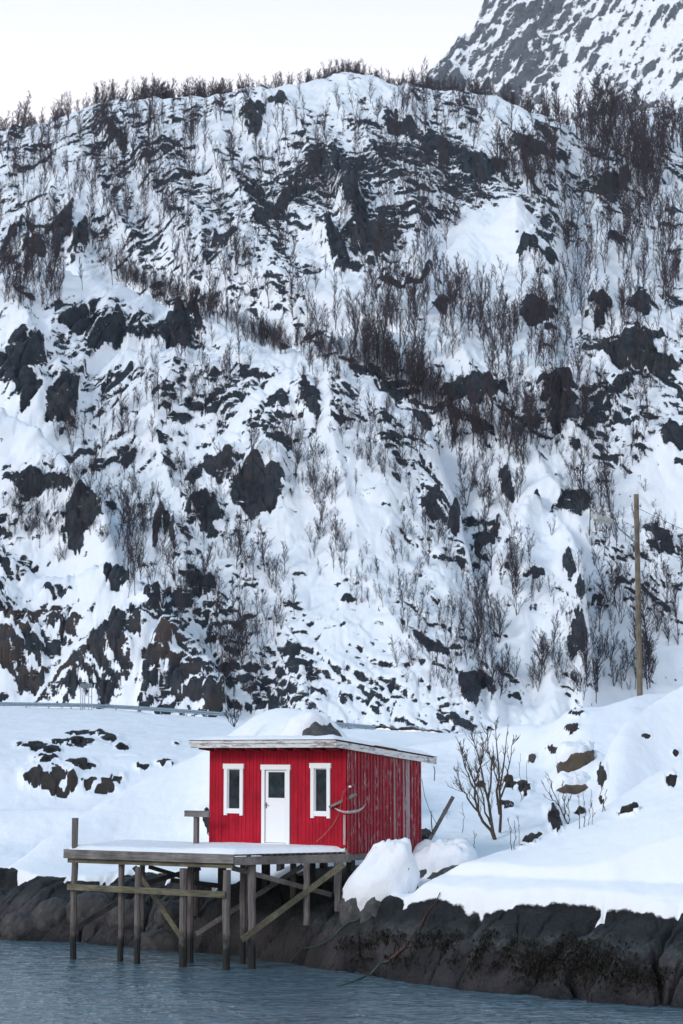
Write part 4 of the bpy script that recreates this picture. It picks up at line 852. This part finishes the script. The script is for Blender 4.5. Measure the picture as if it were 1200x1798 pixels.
o = empty('roadside_frame', pt(150,1244,166), 0, 'small frame of thin grey posts with a panel by the left guardrail', 'roadside frame'); o0 = Vector(o.location)
for px, py in ((142,1242),(145.5,1241.5),(149,1242),(156,1242.5),(161,1243)):
    k = MB(); p_ = pt(px,py,166)-o0; p2 = pt(px,1202,166)-o0; k.box(p_.x-.035,p_.x+.035,p_.y-.03,p_.y+.03,p_.z-.5,p2.z); k.build('upright', M_metal, o)
k = MB(); p_ = pt(141,1208,166)-o0; p2 = pt(162,1200,166)-o0; k.box(p_.x,p2.x,p_.y+.035,p_.y+.08,p_.z,p2.z); k.build('panel', plain('grey_panel', (0.16,0.19,0.19)), o)
h = HS.hit(703,611); b = MB(); b.tube([h-Vector((0,0,.4)), pt(703,580,h.y), pt(703,546,h.y)], [.11,.10,.085], 7); tag(b.build('utility_pole', M_pole), 'thin distant bare pole standing on the snowy bench of the hillside', 'utility pole')
# ------------------------------------------------------------------ bare trees
def perp(d, rs):
    v = rs.normal(size=3); v -= d*(v@d); return v/np.linalg.norm(v)
class Twigs:
    """collects tapered prisms as numpy blocks"""
    def __init__(s): s.V = []; s.Q = []; s.n = 0
    def limb(s, pts, rad, n=3):
        pts = np.asarray(pts, float); N = len(pts); T = np.gradient(pts, axis=0); T /= np.linalg.norm(T, axis=1)[:,None]+1e-9
        ref = np.array([.3,.9,.2]); A1 = np.cross(T, ref); A1 /= np.linalg.norm(A1, axis=1)[:,None]+1e-9; B1 = np.cross(T, A1)
        k = np.arange(n)*2*np.pi/n
        ring = pts[:,None,:] + np.asarray(rad)[:,None,None]*(np.cos(k)[None,:,None]*A1[:,None,:] + np.sin(k)[None,:,None]*B1[:,None,:])
        i = np.arange(N*n).reshape(N,n); j = np.roll(i,-1,1)
        s.V.append(ring.reshape(-1,3)); s.Q.append(np.stack([i[:-1],j[:-1],j[1:],i[1:]],-1).reshape(-1,4)+s.n); s.n += N*n
    def arrays(s): return np.concatenate(s.V), np.concatenate(s.Q)
def curve(p, d, L, rs, up=.25, wig=.12, n=4):
    wig *= .6
    P_ = [np.array(p, float)]; d = np.array(d, float)
    for i in range(n-1):
        d = d + np.array([0,0,up/n]) + rs.normal(size=3)*wig; d /= np.linalg.norm(d); P_.append(P_[-1] + d*L/(n-1))
    return np.array(P_), d
def along(P_, t):
    x = t*(len(P_)-1); i = min(int(x), len(P_)-2); f = x-i; return P_[i]*(1-f)+P_[i+1]*f, (P_[i+1]-P_[i])/np.linalg.norm(P_[i+1]-P_[i])
def birch(seed, nb=20, nt=6, nf=2, spread=.42, stems=1, low=.22, tr=.0115, tw=.0046):
    rs = np.random.RandomState(seed); T = Twigs()
    for st in range(stems):
        d0 = np.array([rs.normal()*.05, rs.normal()*.05, 1.0]) if stems == 1 else np.array([math.cos(st*6.28/stems+rs.uniform(0,1))*.28, math.sin(st*6.28/stems)*.28, 1.0])
        H = 1.0 if st == 0 else rs.uniform(.65,.95); S_ = 1.0 if stems == 1 else .75
        tk, _ = curve((0,0,-.03), d0/np.linalg.norm(d0), H, rs, .15, .07, 7)
        r0 = tr*S_; T.limb(tk, np.linspace(r0, r0*.18, 7), 5 if stems == 1 else 4)
        for b_ in range(nb//(1 if stems == 1 else stems)):
            t = low + (1-low)*((b_+rs.uniform(0,1))/(nb//(1 if stems == 1 else stems)))*.97
            p, dd = along(tk, min(t,.985)); L = H*spread*(1.05-.72*t)*rs.uniform(.6,1.15)
            d = dd*1.0 + perp(dd, rs)*rs.uniform(.38,.85); d /= np.linalg.norm(d)
            bp, _ = curve(p, d, L, rs, .45, .10, 4); br = tw + r0*.38*(1-t)
            T.limb(bp, np.linspace(br, tw*.7, 4), 3)
            for k in range(nt):
                q, d2_ = along(bp, rs.uniform(.25,1)); d3_ = d2_ + perp(d2_, rs)*rs.uniform(.35,.85); d3_ /= np.linalg.norm(d3_)
                tp2, _ = curve(q, d3_, L*rs.uniform(.25,.5), rs, .3, .12, 3); T.limb(tp2, np.linspace(tw*.8, tw*.4, 3), 3)
                for m_ in range(nf):
                    q2, d4 = along(tp2, rs.uniform(.2,.9)); d5 = d4 + perp(d4, rs)*.7; d5 /= np.linalg.norm(d5)
                    T.limb(np.array([q2, q2+d5*L*rs.uniform(.10,.22)]), [tw*.55, tw*.35], 3)
    return T.arrays()
full = [birch(10+i, 20+2*(i%3), 6, 2, [.40,.34,.46][i%3], 1, [.18,.3,.1][i%3]) for i in range(8)] + [birch(40+i, 18, 6, 2, .42, 2+i%2, .15) for i in range(5)]
bushv = [birch(60+i, 20, 5, 2, .5, 5, .08, .010, .0042) for i in range(4)]
lite = [birch(80+i, 18, 6, 1, [.40,.34,.46][i%3], 1+(i%4 == 3), [.18,.3,.1][i%3], .0120, .0050) for i in range(10)]
skyv = [birch(120+i, 18, 6, 1, [.40,.36,.46][i%3], 1+(i%3 == 2), .15, .012, .0062) for i in range(6)]
litebush = [birch(95+i, 18, 6, 1, .5, 4, .08, .010, .0050) for i in range(3)]
tree_me = [np_mesh('birch', v, q_, M_bark, False) for v, q_ in full]; bush_me = [np_mesh('birch_shrub', v, q_, M_bark, False) for v, q_ in bushv]
rt = random.Random(5)
CLEAR = [(858,432,62,62),(905,385,34,34),(740,606,115,15),(590,530,40,34),(150,508,95,24),(640,905,60,70),(960,950,42,80),(922,1120,42,60),(1150,860,58,38),(430,715,50,40),(560,1120,40,60)]
def clear_snow(px, py): return any(((px-a)/b)**2+((py-c)/d)**2 < 1 for a,c,b,d in CLEAR) and rt.random() < .92
def sample(cx, cy, rx, ry, rot=0):
    while True:
        x, y = rt.uniform(-1,1), rt.uniform(-1,1)
        if x*x+y*y <= 1: break
    t = math.radians(rot); x *= rx; y *= ry; x, y = cx + x*math.cos(t)+y*math.sin(t), cy - x*math.sin(t)+y*math.cos(t)
    return sample(cx, cy, rx, ry, rot) if clear_snow(x, y) and rt.random() < .9 else (x, y)
ROCKG = rockA
def plant_single(n, ell, hlo, hhi, label, group, bush=.15):
    for k in range(n):
        px, py = sample(*rt.choice(ell)); h = HS.hit(px, py)
        if h is None or h.y > 300 or py > 1262: continue
        Hm = rt.uniform(hlo, hhi)*h.y/F; bs = rt.random() < bush
        if bs: Hm *= .62
        o = link('birch_shrub' if bs else 'birch', rt.choice(bush_me if bs else tree_me)); o.location = (h.x, h.y, h.z-.12)
        o.scale = (Hm*rt.uniform(.8,1.15), Hm*rt.uniform(.8,1.15), Hm); o.rotation_euler = (rt.uniform(-.09,.09), rt.uniform(-.09,.09), rt.uniform(0,6.28))
        tag(o, label if not bs else label.replace('bare birch', 'low bare birch shrub'), 'tree' if not bs else 'shrub', group if not bs else group.replace('birches','birch shrubs'))
plant_single(84, [(260,950,55,70),(300,900,80,50),(430,900,45,120),(440,1080,50,90),(390,1150,35,70),(330,1070,60,60),(240,1000,40,60),(420,1180,40,50)], 48, 92, 'bare birch in the steep gully left of the central snowy knoll', 'birches in the gully left of the central knoll')
plant_single(62, [(590,940,40,40),(520,830,60,60),(640,800,80,60),(560,870,60,60),(720,1060,40,40),(650,1010,60,80),(800,1150,50,60),(500,1050,30,70),(790,960,50,60)], 38, 70, 'bare birch on the front of the central snowy knoll', 'birches on the central knoll', .4)
plant_single(72, [(900,1200,60,50),(880,1130,60,60),(890,900,50,60),(910,800,50,40),(860,1050,50,70),(920,1010,30,80),(830,850,30,60),(960,1190,30,40)], 55, 90, 'bare birch between the central knoll and the smooth snowy spur', 'birches between the knoll and the spur', .2)
plant_single(66, [(1060,1130,50,80),(1070,980,40,110),(1150,1140,45,70),(1050,850,50,60),(1170,1000,30,80),(1110,1060,60,60),(1090,1190,70,35),(1040,1210,40,30)], 60, 100, 'bare birch on the slope around the brown lamp pole right of the spur', 'birches right of the spur', .12)
plant_single(30, [(50,930,50,30),(110,960,50,40),(210,880,40,40),(100,800,30,40),(190,940,40,30),(160,830,40,30)], 40, 75, 'bare birch on the low rocky knolls at the left edge', 'birches on the left knolls', .55)
# the upper wood: far too many to count
WV = []; WQ = []; wn = 0
def stuff_tree(h, Hm, bush=False, var=None):
    global wn
    v, q_ = rt.choice(var or (litebush if bush else lite)); a_ = rt.uniform(0,6.28); c, s_ = math.cos(a_), math.sin(a_); sw = Hm*rt.uniform(.75,1.1); lx, ly = rt.uniform(-.09,.09), rt.uniform(-.09,.09)
    WV.append(np.stack([(v[:,0]*c-v[:,1]*s_)*sw + v[:,2]*lx*Hm + h.x, (v[:,0]*s_+v[:,1]*c)*sw + v[:,2]*ly*Hm + h.y, v[:,2]*Hm + h.z - .1], -1)); WQ.append(q_+wn); wn += len(v)
def wood(n, ell, hlo, hhi, bush=.1):
    for k in range(n):
        px, py = sample(*rt.choice(ell)); h = HS.hit(px, py)
        if h is None or py > 800: continue
        b_ = rt.random() < bush; stuff_tree(h, rt.uniform(hlo,hhi)*h.y/F*(.6 if b_ else 1), b_)
def row(n, pts, hlo, hhi, dlo, dhi, P=None, bush=.2):       # along a crest line, standing just behind it
    xs_ = [p[0] for p in pts]; ys_ = [p[1] for p in pts]
    for k in range(n):
        px = rt.uniform(xs_[0], xs_[-1]); py = np.interp(px, xs_, ys_) - rt.uniform(dlo, dhi)
        h = HS.hit(px, py)
        if h is None: continue
        b_ = rt.random() < bush; stuff_tree(h, rt.uniform(hlo,hhi)*h.y/F*(.7 if b_ else 1), b_)
def skyline(n, x0, x1, hlo, hhi, dmax=2):
    A_k, E_k, D_k = crest(KM)
    for k in range(n):
        px = rt.uniform(x0, x1); a, e = ray(px, 180); D = np.interp(a, A_k, D_k) + rt.uniform(-5, dmax); z = HS.z(a*D, D)
        stuff_tree(Vector((a*D, D, z)), rt.uniform(hlo,hhi)*D/F, False, skyv)
skyline(75,-20,235,32,58); skyline(130,240,425,40,64); skyline(45,425,545,26,42); skyline(190,540,770,28,50); skyline(110,700,1000,34,60)
row(330, [(205,497),(300,545),(380,573),(450,610),(520,632),(600,640),(650,655)], 26, 50, 0, 30, bush=.45)
row(120, [(640,655),(690,690),(770,745),(800,800)], 50, 85, 0, 60, bush=.3)
row(150, [(860,162),(910,182),(960,208),(1000,228)], 34, 62, 0, 26, bush=.2)
wood(130, [(1110,260,95,50),(1040,240,60,30),(1160,290,50,60),(1080,310,70,40)], 60, 100)
wood(95, [(1080,420,90,80),(1150,460,60,120),(930,310,60,40)], 60, 95)
wood(75, [(700,480,60,90),(760,420,60,70),(640,560,60,40),(740,560,80,40),(850,590,80,30),(800,540,60,30),(600,600,60,25)], 48, 85)
wood(70, [(950,600,60,60),(1000,560,60,40),(900,650,50,50),(1090,560,80,40),(1000,700,60,50)], 50, 80)
wood(60, [(880,745,60,40),(830,760,40,40),(760,790,50,20),(920,770,40,30)], 55, 90)
wood(150, [(230,330,110,90),(110,270,110,60),(60,300,60,50),(240,240,80,40),(330,300,90,100),(40,500,60,40),(80,450,60,40)], 40, 66)
wood(80, [(60,520,60,30),(40,490,50,30),(100,505,20,30)], 40, 62, .4)
wood(60, [(500,230,120,70),(420,300,120,90),(560,330,90,80)], 34, 60)
wood(70, [(760,200,60,40),(840,230,60,50),(680,250,70,60),(700,330,80,60)], 40, 66)
wood(70, [(300,690,80,60),(260,740,60,50),(380,720,50,60),(170,770,60,25),(420,660,50,30),(330,620,60,30)], 40, 66, .3)
wood(40, [(600,720,70,60),(690,760,60,40),(560,660,40,20)], 36, 60, .5)
wood(34, [(460,470,60,50),(520,540,50,40),(360,480,60,40)], 40, 70)
wood(460, [(600,400,640,230),(900,500,340,260),(250,350,300,180)], 34, 72, .12)
wood(150, [(1050,600,170,200),(750,560,120,80)], 45, 80, .1)
wood(26, [(150,440,140,30),(1100,720,60,60)], 30, 56, .4)
BW = (WV, WQ); WV, WQ, wn = [], [], 0
def scrub(n, ell, hlo, hhi):
    for k in range(n):
        px, py = sample(*rt.choice(ell)); h = HS.hit(px, py)
        if h is None or h.y > 300 or py < 700 or py > 1262: continue
        stuff_tree(h, rt.uniform(hlo,hhi)*h.y/F, rt.random() < .5)
scrub(760, [(300,900,120,140),(420,1080,80,150),(600,800,130,80),(650,950,120,120),(870,1000,80,220),(1080,1000,120,220),(90,900,90,60),(950,760,120,60),(780,1150,90,80)], 18, 48)
o = link('scrub', np_mesh('scrub', np.concatenate(WV), np.concatenate(WQ), M_bark, False)); tag(o, 'fine low leafless scrub poking through the snow of the lower hillside', 'scrub', None, 'stuff')
WV, WQ = BW
o = link('birch_wood', np_mesh('birch_wood', np.concatenate(WV), np.concatenate(WQ), M_barkred, False)); tag(o, 'dense leafless birch wood spread over the upper hillside and along its skyline', 'wood', None, 'stuff')
# ------------------------------------------------------------------ bush, saplings and twigs near the hut
def near_bush(name, limbs, Y, label, cat='bush', subs=9, r0=.05, group=None, m=M_bushbark, seed=1, tw=.007, len_=.45):
    """limbs: polylines in the picture (px, py, depth offset)"""
    rs = np.random.RandomState(seed); L0 = limbs[0][0]; base = pt(L0[0], L0[1], Y)
    o = empty(name, base, 0, label, cat, group)
    b0 = np.array(base)
    for li, lm in enumerate(limbs):
        T = Twigs()
        P_ = np.array([np.array(pt(px,py,Y+dy))-b0 for px,py,dy in lm]); n = 9
        tt = np.linspace(0, len(P_)-1, n); Q_ = np.stack([np.interp(tt, range(len(P_)), P_[:,k]) for k in range(3)], -1); Q_[1:-1] += rs.normal(size=(n-2,3))*.018
        rr = r0*(1.0 if li < 2 else .62); T.limb(Q_, np.linspace(rr, tw, n), 6)
        for k in range(subs):
            t = rs.uniform(.25,.98); p, d = along(Q_, t); d2_ = d + perp(d, rs)*rs.uniform(.35,.75); d2_ /= np.linalg.norm(d2_)
            L_ = len_*rs.uniform(.5,1.3)*(1.15-t*.6); bp, _ = curve(p, d2_, L_, rs, .55, .10, 5); T.limb(bp, np.linspace(tw*1.5, tw*.6, 5), 4)
            for j in range(4):
                p2, d3_ = along(bp, rs.uniform(.2,.95)); d4 = d3_ + perp(d3_, rs)*.6; d4 /= np.linalg.norm(d4)
                tp2, _ = curve(p2, d4, L_*rs.uniform(.25,.5), rs, .4, .12, 4); T.limb(tp2, np.linspace(tw*.9, tw*.45, 4), 3)
        v, q_ = T.arrays(); link('branch', np_mesh('branch', v, q_, m, True), o)
    return o
near_bush('bare_bush', [[(871,1480,0),(858,1452,0),(842,1432,-.1),(834,1400,-.2),(834,1372,-.3),(822,1340,-.4),(800,1292,-.5)],
    [(871,1478,0),(862,1448,.1),(857,1405,.2),(848,1360,.3),(838,1320,.3),(826,1284,.4)],
    [(840,1425,-.1),(822,1404,-.3),(812,1385,-.5),(800,1350,-.7)],[(857,1405,.2),(866,1360,.4),(858,1310,.5),(852,1272,.5)],[(834,1372,-.3),(846,1340,-.2),(850,1300,0)],[(842,1432,-.1),(838,1396,.3),(820,1355,.6),(808,1315,.8)],[(862,1448,.1),(850,1420,.5),(846,1385,.8),(834,1345,1.0)]], 55.8, 'big many-stemmed leafless bush in the snow right of the hut', subs=17, r0=.055, seed=3, tw=.0065, len_=.55)
near_bush('bare_bush', [[(878,1462,0),(880,1420,0),(878,1385,0),(884,1350,.1),(890,1312,.1),(893,1272,.2)],[(878,1430,0),(872,1390,-.2),(876,1350,-.3),(872,1305,-.4),(870,1270,-.4)],[(880,1400,0),(892,1370,.2),(896,1335,.3),(905,1296,.4)],[(878,1385,0),(868,1350,.3),(866,1320,.4)]], 56.6, 'slimmer upright leafless bush just behind the big bush', subs=10, r0=.045, seed=5)
near_bush('sapling', [[(1002,1462,0),(992,1438,0),(982,1415,0),(972,1388,0),(962,1360,.1)],[(992,1438,0),(992,1410,.1),(988,1375,.2)],[(982,1415,0),(968,1400,-.1),(955,1378,-.2)],[(1000,1452,0),(1000,1425,.2),(998,1398,.3)]], 57.5, 'small leaning leafless sapling below the dark slab boulder', 'sapling', 6, .025, None, M_bushbark, 7, .006, .3)
for k, (lm, lb) in enumerate([([[(915,1408,0),(916,1385,0),(912,1352,0),(914,1322,0)],[(918,1404,0),(924,1370,0),(926,1335,0)]], 'pair of thin twigs above the dark stones behind the bush'),
    ([[(899,1493,0),(897,1465,0),(894,1434,0)],[(904,1493,0),(905,1465,0),(903,1440,0)],[(909,1494,0),(911,1460,0),(911,1432,0)]], 'three thin straight twigs in the snow right of the bush stem'),
    ([[(1018,1455,0),(1017,1420,0),(1014,1388,0)],[(1026,1458,0),(1028,1425,.1),(1024,1390,.1)],[(1034,1458,0),(1036,1425,0),(1038,1385,0)],[(1040,1452,0),(1041,1428,0),(1040,1405,0)]], 'cluster of upright twigs right of the leaning sapling'),
    ([[(812,1462,0),(814,1435,0),(813,1408,0)]], 'single thin twig between the leaning plank and the big bush'),
    ([[(832,1492,0),(833,1475,0),(832,1458,0)]], 'short thin twig in the snow below the big bush'),
    ([[(1058,1425,0),(1062,1405,0),(1066,1385,0)],[(1063,1425,0),(1058,1400,0),(1055,1378,0)]], 'tiny tuft of twigs at the foot of the steep right snowbank')]):
    Yk = (NS.hit(lm[0][0][0], lm[0][0][1]) or Vector((0,57,0))).y
    near_bush('twig', lm, Yk, lb, 'twig', 2 if k != 2 else 3, .011, None, M_bushbark, 20+k, .005, .14)
near_bush('shrub', [[(412,1276,0),(408,1262,0),(402,1246,0)],[(412,1276,0),(413,1258,0),(412,1240,.2)],[(413,1276,0),(419,1260,.1),(424,1246,.1)],[(411,1276,0),(402,1264,-.2),(396,1254,-.2)],[(412,1276,0),(416,1256,-.2),(418,1242,-.3)]], 62.5, 'small dark leafless shrub poking out behind the snow mound left of the hut roof', 'shrub', 7, .02, None, M_bark, 31, .008, .28)
# ------------------------------------------------------------------ seaweed on the tidal rock
rs = np.random.RandomState(3); WV = []; WQ = []; wn = 0
cl = [(1010,1690,60,38),(1060,1700,50,34),(960,1700,45,28),(1110,1715,40,28),(930,1690,30,24),(1005,1660,40,14),(1150,1720,30,20),(850,1660,16,26),(835,1690,14,26),(870,1630,14,22),(890,1680,20,18),(905,1655,18,10),(870,1700,14,10),(780,1660,20,18),(735,1660,16,18),(760,1645,22,12),(700,1650,18,14),(668,1650,18,14),(650,1660,22,12),(800,1645,12,8),(720,1690,20,10),(690,1690,16,12),(610,1660,22,14),(640,1690,22,10),(790,1690,14,10),(930,1660,14,8)]
for cx, cy, rx, ry in cl:
    for k in range(int(rx*ry*.24)):
        x, y = rs.normal()*.5*rx, rs.normal()*.5*ry
        px, py = cx + x - y*.45, cy + y
        h = NS.hit(px, py)
        if h is None or h.z > 1.25 or h.z < .02: continue
        d = np.array([rs.normal()*.35-.15, -.75+rs.normal()*.3, -.8+rs.normal()*.2]); d /= np.linalg.norm(d); L_ = rs.uniform(.05,.13); sd_ = perp(d, rs)*rs.uniform(.010,.026)
        p0 = np.array(h) + np.array([0,-.04,.04]); up_ = np.array([0,-.5,.6])*rs.uniform(.01,.06)
        v = np.array([p0-sd_*.5, p0+sd_*.5, p0+d*L_*.5+up_-sd_, p0+d*L_*.5+up_+sd_, p0+d*L_-sd_*.4, p0+d*L_+sd_*.4])
        WV.append(v); WQ.append(np.array([[0,1,3,2],[2,3,5,4]])+wn); wn += 6
o = link('seaweed', np_mesh('seaweed', np.concatenate(WV), np.concatenate(WQ), M_weed, False)); tag(o, 'dark brown seaweed hanging in mats on the tidal rock of the right shore', 'seaweed', None, 'stuff')
# ------------------------------------------------------------------ haze
hm = bpy.data.materials.new('winter_haze'); hm.use_nodes = True; n = hm.node_tree; n.nodes.clear()
ho = n.nodes.new('ShaderNodeOutputMaterial'); hv = n.nodes.new('ShaderNodeVolumePrincipled'); hv.inputs['Density'].default_value = 0.00010; hv.inputs['Color'].default_value = (0.80,0.90,1.0,1); hv.inputs['Anisotropy'].default_value = 0.2
n.links.new(hv.outputs[0], ho.inputs['Volume'])
b = MB(); b.box(-950, 950, -320, 1720, -4.5, 1500); o = b.build('haze', hm); tag(o, kind='stuff'); o['label'] = 'thin cold haze in the air over the whole bay'
